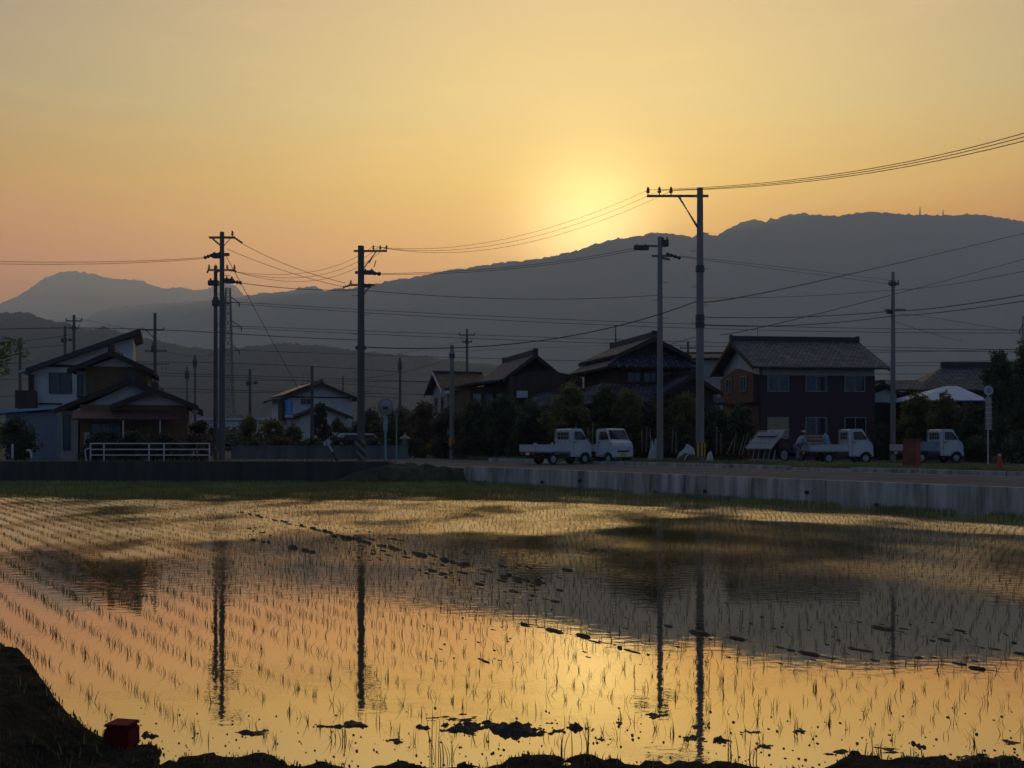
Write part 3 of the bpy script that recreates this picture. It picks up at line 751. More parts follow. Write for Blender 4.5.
# ------------------------------------------------------------------ vegetation
def leaf_arrays(clumps, n, size, r):
    """clumps: (x,y,z,rx,ry,rz). leaf quads scattered towards the shell of each clump, broken by noise"""
    cl = np.array(clumps, float); w = (cl[:,3]*cl[:,4]*cl[:,5])**(2/3.); w /= w.sum()
    idx = r.choice(len(cl), n, p=w); c_ = cl[idx]
    d = r.normal(size=(n,3)); d /= np.linalg.norm(d,axis=1)[:,None]
    rad = r.random(n)**.45
    lumpy = 1+.22*np.sin(d[:,0]*6+idx*1.3)*np.sin(d[:,1]*5+idx)+.18*np.sin(d[:,2]*9+idx*2.1)
    p = c_[:,:3]+d*c_[:,3:]*(rad*lumpy)[:,None]
    p += r.normal(size=(n,3))*size*.5
    nn = r.normal(size=(n,3))+d*.6; nn /= np.linalg.norm(nn,axis=1)[:,None]
    t = np.cross(nn, r.normal(size=(n,3))); t /= np.linalg.norm(t,axis=1)[:,None]; b = np.cross(nn,t)
    s_ = size*(.55+.9*r.random(n))[:,None]
    v = np.stack([p-t*s_, p-b*s_*.42, p+t*s_, p+b*s_*.42],1).reshape(-1,3)
    return v, np.arange(n*4).reshape(n,4)
def crown_mesh(name, clumps, n, size, m, parent, seed):
    r = np.random.default_rng(seed); v, q = leaf_arrays(clumps, n, size, r)
    return np_mesh(name, v, q, M[m], parent)
def rand_clumps(w, d, z0, z1, k, seed, fill=.50):
    r = random.Random(seed); out = []
    for i in range(k):
        t = (i+.5)/k; z = z0+(z1-z0)*t
        sh = math.sin(math.pi*min(1,max(.2,t*.72+.16)))
        rr = w*fill*(.5+.6*r.random())
        out.append(((-1 if i%2 else 1)*r.uniform(.1,1)*w*.8*sh, r.uniform(-1,1)*d*.6*sh, z, rr, rr*.9, rr*.75*min(1.2,(z1-z0)/w)))
    return out
def tree(x, y, h, w, label, m='leaf', n=5000, size=.11, seed=1, z=GZ, trunk=.25, name='tree', cat='tree', group=None, k=11, z0f=.3, stem='trunk', crown='crown', d=None):
    e = empty(name, (x,y,z), 0, label, cat, group)
    cl = rand_clumps(w/2*1.0, (d or w)/2, h*z0f, h*.86, k, seed)
    # keep the tallest clump at the top so the height is right
    cl.append((0,0,h*.84,w*.2,w*.2,h*.15))
    crown_mesh(crown, cl, n, size, m, e, seed+50)
    b = MB(); r = random.Random(seed)
    b.tube([(0,0,-.1),(r.uniform(-.1,.1),0,h*.3),(r.uniform(-.2,.2),r.uniform(-.1,.1),h*.72)], [trunk*.5,trunk*.36,trunk*.1], 7)
    for c_ in cl[:6]:
        b.tube([(0,0,h*.22),(c_[0]*.5,c_[1]*.5,(h*.22+c_[2])*.55),(c_[0],c_[1],c_[2])], [trunk*.22,trunk*.14,trunk*.05], 5)
    b.build(stem, M['bark'], e)
    return e
def bush(px0, px1, ptop, Y, label, m='leaf', n=2600, size=.09, seed=1, base=GZ, group=None, name='bush', k=9, d=None):
    x = WX((px0+px1)/2, Y); w = (px1-px0)/F*Y; h = WZ(ptop,Y)-base
    return tree(x, Y, h, w, label, m, n, size, seed, base, .12, name, 'bush', group, k+3, .10, 'stem', 'foliage', d)
def pxtree(px0, px1, ptop, Y, label, m='leaf', n=6000, size=.12, seed=1, k=15, name='tree', z0f=.12):
    x = WX((px0+px1)/2, Y); w = (px1-px0)/F*Y; h = WZ(ptop,Y)-GZ
    return tree(x, Y, h, w, label, m, int(n*1.15), size, seed, GZ, .3, name, 'tree', None, k, z0f)
# ------------------------------------------------------------------ houses
class House:
    """a building in its own frame: x along the front wall, y into depth, z up from the ground"""
    def __init__(s, name, px, Y, phi, label, cat='house', gz=GZ):
        s.Y = Y; s.x = WX(px,Y); s.phi = R(phi); s.gz = gz
        s.e = empty(name, (s.x,Y,gz), s.phi, label, cat)
    def s(s_, px, t=0.0):
        """distance along the front (shifted t into depth) that shows at column px"""
        c, n = math.cos(s_.phi), math.sin(s_.phi); k = (px-CX)/F
        # (x - t*n + s*c) = k (Y + t*c + s*n)
        return (k*(s_.Y+t*c) - s_.x + t*n)/(c-k*n)
    def z(s_, px, py, t=0.0):
        Y = s_.Y + t*math.cos(s_.phi) + s_.s(px,t)*math.sin(s_.phi)
        return WZ(py,Y)-s_.gz
    def box(s_, name, m, *a, parent=None, bevel=0): return MB().box(*a).build(name, M[m], parent or s_.e, bevel=bevel)
    def window(s_, px0, px1, py0, py1, t=0.0, mglass='glass', mframe='frame', mull=1, cur=False):
        x0, x1 = s_.s(px0,t), s_.s(px1,t); pm = (px0+px1)/2
        z1, z0 = s_.z(pm,py0,t), s_.z(pm,py1,t)
        return s_.win(x0,x1,z0,z1,t,mglass,mframe,mull)
    def win(s_, x0, x1, z0, z1, t=0.0, mglass='glass', mframe='frame', mull=1, name='window', side=False):
        f = MB(); k = .05; y0, y1 = t-.06, t+.02
        def bx(a0,a1,c0,c1,b0,b1):
            if side: f.box(b0,b1,a0,a1,c0,c1)
            else: f.box(a0,a1,b0,b1,c0,c1)
        bx(x0,x1,z0-k,z0,y0-.03,y1); bx(x0,x1,z1,z1+k,y0,y1); bx(x0-k,x0,z0-k,z1+k,y0,y1); bx(x1,x1+k,z0-k,z1+k,y0,y1)
        for i in range(mull):
            xm = x0+(x1-x0)*(i+1)/(mull+1); bx(xm-.025,xm+.025,z0,z1,y0+.01,y1)
        w = f.build(name, M[mframe], s_.e)
        g = MB()
        if side: g.box(t-.025,t-.005,x0,x1,z0,z1)
        else: g.box(x0,x1,t-.025,t-.005,z0,z1)
        g.build('pane', M[mglass], w)
        return w
def gable_x(h, x0, x1, y0, y1, ze, zr, m='tile', t=.14, ridge='ridge', rh=.22, name='roof'):
    """ridge along x; eaves at y0 and y1"""
    ym = (y0+y1)/2; b = MB()
    b.slab([(x0,y0,ze),(x1,y0,ze),(x1,ym,zr),(x0,ym,zr)], t); b.slab([(x0,ym+.004,zr),(x1,ym+.004,zr),(x1,y1,ze),(x0,y1,ze)], t)
    r = b.build(name, M[m], h.e)
    c = MB(); c.box(x0-.02,x1+.02,ym-.13,ym+.13,zr-.05,zr+rh)
    if rh > .15:
        for xe in (x0-.05, x1-.13): c.box(xe,xe+.15,ym-.16,ym+.16,zr-.08,zr+rh+.07)
    c.build('ridge_cap', M[ridge], r)
    for xe in (x0-.06, x1+.003):
        g = MB(); g.prism([(y0,ze-.02),(ym,zr-.02),(y1,ze-.02),(y1,ze-.26),(ym,zr-.3),(y0,ze-.26)], xe, xe+.057, 'x')
        g.build('barge_board', M['dark_wood'], r)
    return r
def gable_y(h, x0, x1, y0, y1, ze, zr, m='tile_y', t=.14, ridge='ridge', rh=.22, name='roof', barge='dark_wood', bh=.26):
    """ridge along y (gable faces the front); eaves at x0 and x1"""
    xm = (x0+x1)/2; b = MB()
    b.slab([(x0,y0,ze),(x0,y1,ze),(xm,y1,zr),(xm,y0,zr)], t); b.slab([(xm+.004,y0,zr),(xm+.004,y1,zr),(x1,y1,ze),(x1,y0,ze)], t)
    r = b.build(name, M[m], h.e)
    c = MB(); c.box(xm-.13,xm+.13,y0-.02,y1+.02,zr-.05,zr+rh)
    if rh > .15:
        for ye in (y0-.05, y1-.13): c.box(xm-.16,xm+.16,ye,ye+.15,zr-.08,zr+rh+.07)
    c.build('ridge_cap', M[ridge], r)
    for ye in (y0-.06, y1+.003):
        g = MB(); g.prism([(x0,ze-.02),(xm,zr-.02),(x1,ze-.02),(x1,ze-bh),(xm,zr-bh-.04),(x0,ze-bh)], ye, ye+.057, 'y')
        g.build('barge_board', M[barge], r)
    return r
def gable_wall_y(h, name, m, x0, x1, y0, y1, z0, ze, zr, parent=None):
    xm = (x0+x1)/2
    return MB().prism([(x0,z0),(x1,z0),(x1,ze),(xm,zr),(x0,ze)], y0, y1, 'y').build(name, M[m], parent or h.e)
def gable_wall_x(h, name, m, x0, x1, y0, y1, z0, ze, zr, parent=None):
    ym = (y0+y1)/2
    return MB().prism([(y0,z0),(y1,z0),(y1,ze),(ym,zr),(y0,ze)], x0, x1, 'x').build(name, M[m], parent or h.e)

# --- maroon two-storey house
G = House('house', 759, 62, 7, 'two-storey maroon house with a grey tiled roof and white band under the eaves')
L_ = G.s(875); D = 6.8
zt = G.z(759,375); ze = G.z(759,367); zr_ = G.z(795,341,3.4)
G.box('wall','maroon', 0, L_, 0, D, -.1, zt)
ov = .75; zer = G.z(759,366,-.75); sl_ = (zr_-zer)/(D/2+ov)
gable_wall_x(G, 'upper_wall', 'plaster', .02, L_-.02, .02, D-.02, zt+.002, zer+sl_*ov-.22, zr_-.24)
# maroon projecting gable panel on the left end, pointed top
MB().prism([(.15,G.z(756,402)),(D-.5,G.z(756,402)),(D-.5,zt+.05),(D/2,zt+.62),(.15,zt+.05)], -.32, -.005, 'x').build('gable_panel', M['maroon'], G.e)
ov = .75
pitch = (zr_-ze)/(D/2)
gable_x(G, -.62, L_+.55, -ov, D+ov, zer, zr_, 'tile_light', .16, rh=.28)
MB().tube([(-.6,-ov-.07,zer-.08),(L_+.5,-ov-.07,zer-.08)], .06, 6).build('gutter', M['steel_dark'], G.e)
for (a_,b_) in ((768,788),(806,826),(845,864)): G.window(a_,b_,376.5,391, 0, mull=1)
for i,(a_,b_) in enumerate(((768,788),(806,826),(845,865))): G.window(a_,b_,418,438, 0, mglass='curtain' if i==0 else 'glass', mull=1)
for (y0,y1) in ((1.3,2.3),(4.1,5.1)): G.win(y0,y1,G.z(745,391,2),G.z(745,377,2),-.32,mull=1,side=True)
MB().tube([(.12,-.06,0),(.12,-.06,ze-.1)], .04, 6).build('downpipe', M['steel_dark'], G.e)
MB().tube([(1.2,D/2,zr_+.2),(1.2,D/2,zr_+1.0)], .02, 4).build('antenna', M['steel'], G.e)
# --- big traditional house with the hip-and-gable roof
Fh = House('traditional_house', 609, 60, 14, 'large traditional house with a dark hip-and-gable tiled roof left of the slimmer pole')
wF = Fh.s(702); dF = 8.5; xm = wF/2
ze = Fh.z(609,366); zr_ = Fh.z(655,336)
zg = Fh.z(609,361)
b = MB()   # hipped skirt with gable on top
gz0 = ze+.42*(zr_-ze); ins = 1.15
b.slab([(0,0,ze),(0,dF,ze),(ins,dF-1,gz0),(ins,.9,gz0)], .16)
b.slab([(wF,0,ze),(wF,dF,ze),(wF-ins,dF-1,gz0),(wF-ins,.9,gz0)], .16)
b.slab([(0,-.004,ze),(wF,-.004,ze),(wF-ins,.9,gz0),(ins,.9,gz0)], .16)
b.slab([(0,dF,ze),(wF,dF,ze),(wF-ins,dF-1,gz0),(ins,dF-1,gz0)], .16)
rf = b.build('hip_roof', M['tile_y'], Fh.e)
MB().tube([(0,0,ze+.05),(ins,.9,gz0+.08)], .1, 6).build('hip_ridge', M['ridge'], rf); MB().tube([(wF,0,ze+.05),(wF-ins,.9,gz0+.08)], .1, 6).build('hip_ridge', M['ridge'], rf)
gable_y(Fh, ins*.55, wF-ins*.55, .25, dF-.6, gz0-.02, zr_, 'tile_y', .16, rh=.28)
gable_wall_y(Fh, 'gable_wall', 'brown_wood', ins+.2, wF-ins-.2, .9, dF-1.2, ze+.1, gz0, zr_-.45)
Fh.box('wall','brown_wood', .9, wF-.9, .8, dF-1, Fh.z(650,385), ze-.05)
Fh.box('lower_wall','dark_wood', -.3, wF+.9, .4, dF, -.1, Fh.z(650,400))
# lower roof, small entrance gable and side gable
b = MB(); zl0, zl1 = Fh.z(650,403), Fh.z(650,383)
b.slab([(-.9,-1.3,zl0),(wF+1.1,-1.3,zl0),(wF+.3,.82,zl1),(-.2,.82,zl1)], .15)
b.build('lower_roof', M['tile'], Fh.e)
b = MB(); b.slab([(-.95,-1.25,zl0),(-.95,dF,zl0),(.85,dF,zl1),(-.15,.85,zl1)], .15); b.build('side_roof', M['tile_y'], Fh.e)
x0, x1 = Fh.s(661,-1.6), Fh.s(720,-1.6)
gable_y(Fh, x0, x1, -2.0, .6, Fh.z(690,388,-1.6)-.25, Fh.z(690,374,-1.6), 'tile_y', .12, rh=.18, name='entrance_roof')
gable_wall_y(Fh,'entrance_wall','dark_wood', x0+.5, x1-.5, -1.7, .4, 0, Fh.z(690,386,-1.6)-.2, Fh.z(690,376,-1.6)-.1)
for i in range(3): Fh.win(1.5+i*1.05, 2.3+i*1.05, Fh.z(650,381), Fh.z(650,372), .8, mull=1, mframe='dark_wood')
fa = empty('roof_antenna', (0,0,0)); fa.parent = Fh.e
fa.name = 'roof_antenna'
bpy.data.objects.remove(fa)
MB().tube([(xm-.1,dF-1.6,zr_+.3),(xm-.1,dF-1.6,zr_+1.45)], [.07,.02], 6).build('roof_finial', M['steel_dark'], Fh.e)
# --- second traditional house
E = House('traditional_house', 506, 66, 16, 'medium traditional house with a tiled gable roof behind the dark bushes')
wE = E.s(565); dE = 7.5
ze, zr_ = E.z(506,379), E.z(545,354)
gable_y(E, -.3, wE+.1, -.3, dE, ze, zr_, 'tile_y', .16, rh=.26)
gable_wall_y(E, 'gable_wall', 'brown_wood', .3, wE-.5, .4, dE-.4, 0, ze, zr_-.4)
MB().box(-2.2,.6,1.0,dE-.4,0,ze-.5).build('side_wall', M['brown_wood'], E.e)
b = MB(); b.slab([(-2.6,.5,E.z(470,383)),(-2.6,dE,E.z(470,383)),(-.28,dE,ze+.0),(-.28,.5,ze+.0)], .14); b.build('side_roof', M['tile_y'], E.e)
for i in range(3): E.win(-2.0+i*.8,-1.45+i*.8,ze-1.9,ze-.95,1.0,mull=0,mglass='plaster_grey' if i!=1 else 'glass',mframe='dark_wood')
gable_wall_y(E, 'porch_wall', 'brown_wood', .1, wE+.8, -1.2, .35, 0, E.z(540,378), E.z(540,371))
ac = MB().box(.35,1.05,-1.5,-1.22,E.z(520,398,-1.2),E.z(520,391,-1.2)).build('air_conditioner', M['plaster'], E.e, bevel=.02)
x0 = E.s(521,-3)
b = MB(); b.slab([(E.s(521,-3),-3.4,E.z(523,407,-3.4)),(E.s(556,-3),-3.4,E.z(556,407,-3.4)+.1),(E.s(566,0),.2,E.z(566,383)),(E.s(547,0),.2,E.z(547,385))], .14)
b.build('wing_roof', M['tile'], E.e)
MB().box(E.s(524,-3)+.1,E.s(556,-3),-3.0,0,0,E.z(540,409,-3)).build('wing_wall', M['dark_wood'], E.e)
# --- brown roofed white house
Dh = House('house', 447, 82, 20, 'pale house with a plain brown roof behind the short pale pole')
wD = Dh.s(484); dD = 4.4
ze, zr_ = Dh.z(447,389), Dh.z(437,372,2.2)
MB().box(0,wD,0,dD,0,ze+.0).build('wall', M['plaster_grey'], Dh.e)
gable_wall_x(Dh,'gable_wall','plaster_grey',.02,.2,.02,dD-.02,ze+.002,ze+.05,zr_-.25)
rD = gable_x(Dh,-.55,wD+.5,-.6,dD+.6,ze-.2,zr_,'roof_brown',.14,rh=.1)
MB().prism([(-.62,ze-.24),(dD/2,zr_+.0),(dD/2,zr_-.22),(-.62,ze-.46)], -.66,-.6,'x').build('white_barge', M['white_metal'], rD)
MB().box(-.5,wD+.5,-.68,-.61,ze-.42,ze-.2).build('fascia', M['plaster'], rD)
Dh.win(.8,1.7,ze-2.0,ze-.6,0,mull=0,side=True); Dh.win(2.7,3.6,ze-2.0,ze-.6,0,mull=0,side=True); Dh.win(.9,1.9,ze-1.9,ze-.4,0,mframe='frame_dark')
MB().box(-.2,wD+.6,-1.3,-.02,ze-2.9,ze-2.78).build('canopy', M['tile'], Dh.e)
# --- white house with the gleaming roof
C = House('house', 287, 92, 24, 'white gabled house with a gleaming solar-panel roof beside the blue sign')
wC = C.s(352); dC = 7.5
ze, zr_ = C.z(287,397), C.z(325,383)
gable_wall_y(C,'wall','plaster', 0, wC, 0, dC, -.1, ze+.15, zr_-.15)
rC = gable_y(C, -.75, wC+.75, -.6, dC+.3, ze-.12, zr_+.05, 'tile_y', .14, rh=.18)
xm = (wC)/2; zz = zr_+.05
MB().slab([(-.45,-.2,ze+.06),(-.45,dC-.4,ze+.06),(xm-.5,dC-.4,zz-.12),(xm-.5,-.2,zz-.12)], .05).build('solar_panel', M['panel'], rC)
for v in rC.children[-1].data.vertices: v.co.z += .12
MB().box(.3,wC-.2,-.03,-.003,ze-.05,ze+.08).build('trim_band', M['dark_wood'], C.e)
C.window(301,312,399,404,0,mull=1)
x0, x1 = C.s(290,-2.2), C.s(350,-2.2)
zp0, zp1 = C.z(350,417,-2.2), C.z(326,405,-2.2)
gable_y(C, x0+.2, x1+.2, -2.6, -.02, zp0, zp1, 'tile_y', .12, rh=.15, name='porch_roof')
gable_wall_y(C,'porch_wall','plaster', x0+.9, x1-.4, -2.2, -.01, -.1, zp0+.1, zp1-.14)
b = MB(); b.box(-.4,-.03,.2,2.2,ze-2.2,ze-.4); b.build('side_bay', M['dark_wood'], C.e)
for i,(dx,dz) in enumerate(((-.35,.75),(.1,.72))):
    MB().tube([(xm+dx-.9,1.5,zr_-.1),(xm+dx-.9,1.5,zr_+dz+.2)], .02,4).build('antenna_rod', M['steel_dark'], C.e)
# blue sign, with unreadable vertical lettering
sx0, sx1 = WX(285.3,80), WX(293,80)
sg = empty('sign', ((sx0+sx1)/2,80,GZ), 0, 'upright blue sign with white vertical lettering', 'sign')
hw = (sx1-sx0)/2; z1, z0 = WZ(400,80)-GZ, WZ(417.5,80)-GZ
MB().box(-hw,hw,-.06,.06,z0,z1).build('board', M['blue_sign'], sg)
MB().box(-hw,hw,-.062,.062,z0-.001,z0+.2).build('pale_strip', M['plaster'], sg)
MB().tube([(-hw*.7,.1,0),(-hw*.7,.1,z1)], .05, 6).build('post', M['steel'], sg); MB().tube([(hw*.7,.1,0),(hw*.7,.1,z1)], .05, 6).build('post', M['steel'], sg)
b = MB()
for i in range(4):
    z = z1-.14-i*.24
    b.box(-.10,.10,-.075,-.061,z-.03,z); b.box(-.09,.09,-.075,-.061,z-.13,z-.105); b.box(-.015,.015,-.076,-.062,z-.17,z+.02)
b.build('lettering', M['white_metal'], sg)
# --- left white house with the slanted black roof
A = House('house', 29, 58, 19, 'white two-storey house with a slanted black roof at the far left')
def A_(px,py,t=0): return (A.s(px,t), A.z(px,py,t))
b = MB(); b.prism([A_(29,449+12),A_(133,461),A_(133,338),A_(100,347),A_(29,373)], 0, 6.0, 'y'); b.build('wall', M['plaster'], A.e)
b = MB(); p = [A_(26.5,369),A_(141,329),A_(141,334),A_(27,374)]; b.prism(p, -.6, 6.3, 'y'); rA = b.build('roof', M['roof_black'], A.e)
MB().prism([A_(19.5,371.5),A_(28,368.5),A_(28,370.5),A_(20,373)], -.5, 6.8, 'y').build('gutter', M['white_metal'], rA)
MB().box(*[A.s(40),A.s(76),-.05,-.003,A.z(50,367),A.z(50,364.5)]).build('beam', M['dark_wood'], A.e)
A.window(50,71,373.5,392.5,0,mull=1,mframe='frame_dark')
bl = MB(); bl.box(A.s(17.5),A.s(37.5),-1.0,-.02,A.z(20,408.5),A.z(20,391)); bl.build('balcony', M['brown_wood'], A.e)
MB().box(A.s(29),A.s(34),-.3,-.012,A.z(30,391),A.z(30,375)).build('shutter', M['dark_wood'], A.e)
MB().box(A.s(38),A.s(62),-.06,-.004,A.z(50,404.5),A.z(50,403)).build('trim_band', M['dark_wood'], A.e)
MB().prism([A_(0,413),(A.s(58),A.z(58,409)),(A.s(58),A.z(58,411)),A_(0,415.5)], -3.6, -.1, 'y').build('shed_roof', M['roof_metal'], A.e)
MB().box(A.s(6,-3),A.s(58,-3),-3.2,-.15,0,A.z(30,414)).build('shed_wall', M['shed_blue'], A.e)
# --- ochre gabled house
Bh = House('house', 72, 49, 17, 'brown and ochre house with three stacked white gables behind the white railing')
x0, x1 = Bh.s(68.5), Bh.s(155)
ze, zr_ = Bh.z(68,369.5), Bh.z(114,351)
gable_y(Bh, x0, x1, -.5, 4.6, ze, zr_, 'tile_y', .12, rh=.2)
gable_wall_y(Bh,'gable_wall','plaster', x0+.75, x1-.35, .02, 4.6, Bh.z(114,366.5), ze+.08, zr_-.3)
Bh.box('upper_wall','ochre', Bh.s(86), x1-.35, 0, 4.6, Bh.z(114,400), Bh.z(114,366.6))
Bh.box('corner_bay','plaster_grey', Bh.s(76), Bh.s(85.7), .3, 3.5, Bh.z(80,398), Bh.z(80,371))
Bh.win(Bh.s(77.5),Bh.s(81),Bh.z(80,396),Bh.z(80,376),.3,mull=0,mframe='frame_dark')
# middle gable, standing forward
t = -1.6; x0, x1 = Bh.s(55,t), Bh.s(203,t); xm_ = (x0+x1)/2
ze, zr_ = Bh.z(57,409,t), Bh.z(130,378.5,t)
gable_y(Bh, x0, x1, t-.4, .5, ze, zr_, 'tile_y', .12, rh=.2, name='middle_roof')
gable_wall_y(Bh,'middle_gable','plaster', x0+1.2, x1-1.2, t, .3, Bh.z(110,408,t), Bh.z(110,408,t)+.05, zr_-.28)
Bh.box('middle_wall','plaster_grey', Bh.s(61,t), Bh.s(78,t), t+.02, .4, 0, Bh.z(70,411,t))
Bh.win(Bh.s(64,t),Bh.s(69,t),Bh.z(66,449,t),Bh.z(66,416,t),t+.02,mull=0,mframe='frame_dark')
# right front gable
t = -2.6; x0, x1 = Bh.s(111,t), Bh.s(198.5,t)
ze, zr_ = Bh.z(111,405,t), Bh.z(155,388,t)
gable_y(Bh, x0, x1, t-.5, 3.0, ze, zr_, 'tile_y', .12, rh=.2, name='front_roof')
gable_wall_y(Bh,'front_gable','plaster', x0+.45, x1-.45, t, 2.6, Bh.z(150,405,t), Bh.z(150,404.5,t), zr_-.26)
Bh.box('lower_wall','ochre', Bh.s(80,t), x1-.5, t+.02, 2.8, 0, Bh.z(150,405.1,t))
b = MB(); t2 = t-1.0
b.slab([(Bh.s(72,t2),t2,Bh.z(120,418.5,t2)),(Bh.s(178,t2),t2,Bh.z(120,418.5,t2)),(Bh.s(170,t),t+.01,Bh.z(120,410,t)),(Bh.s(74,t),t+.01,Bh.z(120,410,t))], .08)
b.build('canopy', M['roof_red'], Bh.e)
Bh.win(Bh.s(92,t),Bh.s(120,t),Bh.z(105,452,t),Bh.z(105,424,t),t+.02,mull=2,mframe='frame_dark')
for px in (123,160):
    MB().tube([(Bh.s(px,t2),t2+.1,0),(Bh.s(px,t2),t2+.1,Bh.z(120,419,t2))], .035, 6).build('canopy_post', M['plaster'], Bh.e)
MB().box(Bh.s(193,t)-.1,Bh.s(198,t),t+.1,t+.6,Bh.z(190,413.5,t),Bh.z(190,409.5,t)).build('water_heater', M['plaster_grey'], Bh.e, bevel=.05)
Bh.box('door','plaster_grey', Bh.s(84,t), Bh.s(90,t), t-.04, t+.015, 0, Bh.z(87,432,t))
# --- right: white gabled outbuilding, tiled house, pale metal roof
Hh = House('outbuilding', 875, 66, 0, 'small dark outbuilding with a white gable beside the maroon house')
wH = Hh.s(930)
gable_y(Hh, -.9, Hh.s(897)+.2, -.4, 5, Hh.z(880,393), Hh.z(884,382), 'tile_y', .12, rh=.12)
MB().prism([(-.55,Hh.z(880,402.5)),(Hh.s(896),Hh.z(880,402.5)),(Hh.s(896),Hh.z(880,394)),(Hh.s(886),Hh.z(880,389)),(-.2,Hh.z(880,394))], -.1, 4, 'y').build('gable_wall', M['plaster'], Hh.e)
Hh.box('wall','dark_wood', -.3, wH, 0, 4.5, 0, Hh.z(880,402.7))
b = MB(); b.slab([(-.2,1.5,Hh.z(890,388)),(wH+.6,1.5,Hh.z(890,388)),(wH+.6,3.5,Hh.z(890,377)),(-.2,3.5,Hh.z(890,377))], .12); b.slab([(-.2,3.51,Hh.z(890,377)),(wH+.6,3.51,Hh.z(890,377)),(wH+.6,5.5,Hh.z(890,384)),(-.2,5.5,Hh.z(890,384))], .12)
b.build('rear_roof', M['tile'], Hh.e)
T = House('tiled_house', 918, 76, -6, 'house with a broad blue-grey hipped tile roof at the right, half hidden by trees')
wT = 10.5
b = MB(); ze = T.z(930,390); zr_ = T.z(950,364); 
b.slab([(-.5,-.5,ze),(wT,-.5,ze),(wT,3.6,zr_),(2.9,3.6,zr_)], .14); b.slab([(-.5,-.45,ze),(-.5,8,ze),(2.9,3.62,zr_)], .14); b.slab([(-.5,8,ze),(wT,8,ze),(wT,3.64,zr_),(2.9,3.64,zr_)], .14)
r_ = b.build('roof', M['tile'], T.e)
MB().box(2.8,wT,3.45,3.8,zr_-.05,zr_+.4).build('ridge_cap', M['ridge'], r_)
T.box('wall','dark_wood', .2, wT-.5, .2, 7.4, 0, ze-.02)
P = House('barn', 918, 62, 0, 'barn with a pale blue metal roof behind the right-hand trees')
x1 = P.s(985)
b = MB(); zA, zB = P.z(920,400.5), P.z(975,383)
b.slab([(-.4,-.6,zA),(x1,-.6,zA),(x1-.2,3.4,zB),(3.3,3.4,zB)], .07)
b.slab([(-.4,-.55,zA),(-.4,7,zA),(3.3,3.42,zB)], .07)
b.build('roof', M['roof_metal'], P.e)
P.box('wall','dark_wood', .2, x1-.3, .1, 6.6, 0, zA-.03)
MB().slab([(P.s(948),-1.6,P.z(960,411,-1.6)),(P.s(972),-1.6,P.z(960,409.5,-1.6)),(P.s(972),-.5,P.z(960,406)),(P.s(950),-.5,P.z(960,407))], .05).build('lower_canopy', M['roof_metal'], P.e)
# --- long white building far behind the left poles
Wb = House('warehouse', 195, 150, 0, 'long low white building seen beyond the left poles')
Wb.box('wall','plaster', 0, Wb.s(275), 0, 12, -.1, Wb.z(230,420.5))
Wb.box('roof','white_metal', -.3, Wb.s(275)+.3, -.4, 12.4, Wb.z(230,420.3), Wb.z(230,417.8))
for i in range(5): Wb.win(1.2+i*2.3,2.6+i*2.3,.8,2.0,0,mull=1)
# more distant house roofs seen between things
Q1 = House('house', 692, 88, 0, 'far house with a low dark roof between the two big tiled houses')
Q1.box('wall','plaster_grey', 0, 4.5, 0, 5, 0, Q1.z(700,360)); gable_x(Q1,-.5,5,-.5,5.5,Q1.z(700,358),Q1.z(700,351),'tile',.12,rh=.12)

# ------------------------------------------------------------------ railing, posts, block wall
rl = empty('railing', (WX(90,43.0),43.0,.9), 0, 'white three-rail metal railing in front of the ochre house', 'railing')
Yr = 43.0; xr = lambda px: WX(px,Yr)-WX(90,Yr); zz_ = lambda py: WZ(py,Yr)-.9
for px in (90.5,104,149,164,209.5): MB().tube([(xr(px),0,-.3),(xr(px),0,zz_(443))], .035, 8).build('post', M['white_metal'], rl)
for py in (443.6,449.5,455.2): MB().tube([(xr(90),0,zz_(py)),(xr(210),0,zz_(py))], .026, 8).build('rail', M['white_metal'], rl)
MB().tube([(xr(90),0,zz_(448)),(xr(86),-.1,zz_(450)),(xr(88),-.1,-.25)], .03, 6).build('end_hoop', M['white_metal'], rl)
for px, pt, lab in ((12.5,444,'straight white bollard left of the round bush'),(30,450,'hooped white bollard right of the round bush')):
    e = empty('bollard', (WX(px,43.2),43.2,GZ), 0, lab, 'bollard')
    z = WZ(pt,43.2)-GZ
    if px < 20: MB().tube([(0,0,-.1),(0,0,z)], .05, 8).build('post', M['white_metal'], e)
    else: MB().tube([(.06,0,-.1),(.06,0,z-.15),(-.02,0,z),(-.14,0,z-.03)], .045, 8).build('post', M['white_metal'], e)
    MB().tube([(0.0 if px<20 else .06,0,.3),(0.0 if px<20 else .06,0,.42)], .06, 8).build('band', M['steel'], e)
b = MB(); x0 = WX(231,63); x1 = WX(408,63); x = x0
gwz = WZ(446.5,63)
while x < x1: b.box(x+.006, min(x+1.6,x1)-.006, 63, 63.2, GZ-.2, gwz); x += 1.6
b.box(x0, x1, 62.97, 63.23, gwz+.002, gwz+.06)
tag(b.build('garden_wall', M['garden_wall']), 'low grey block wall in front of the garden hedge at left centre', 'wall')

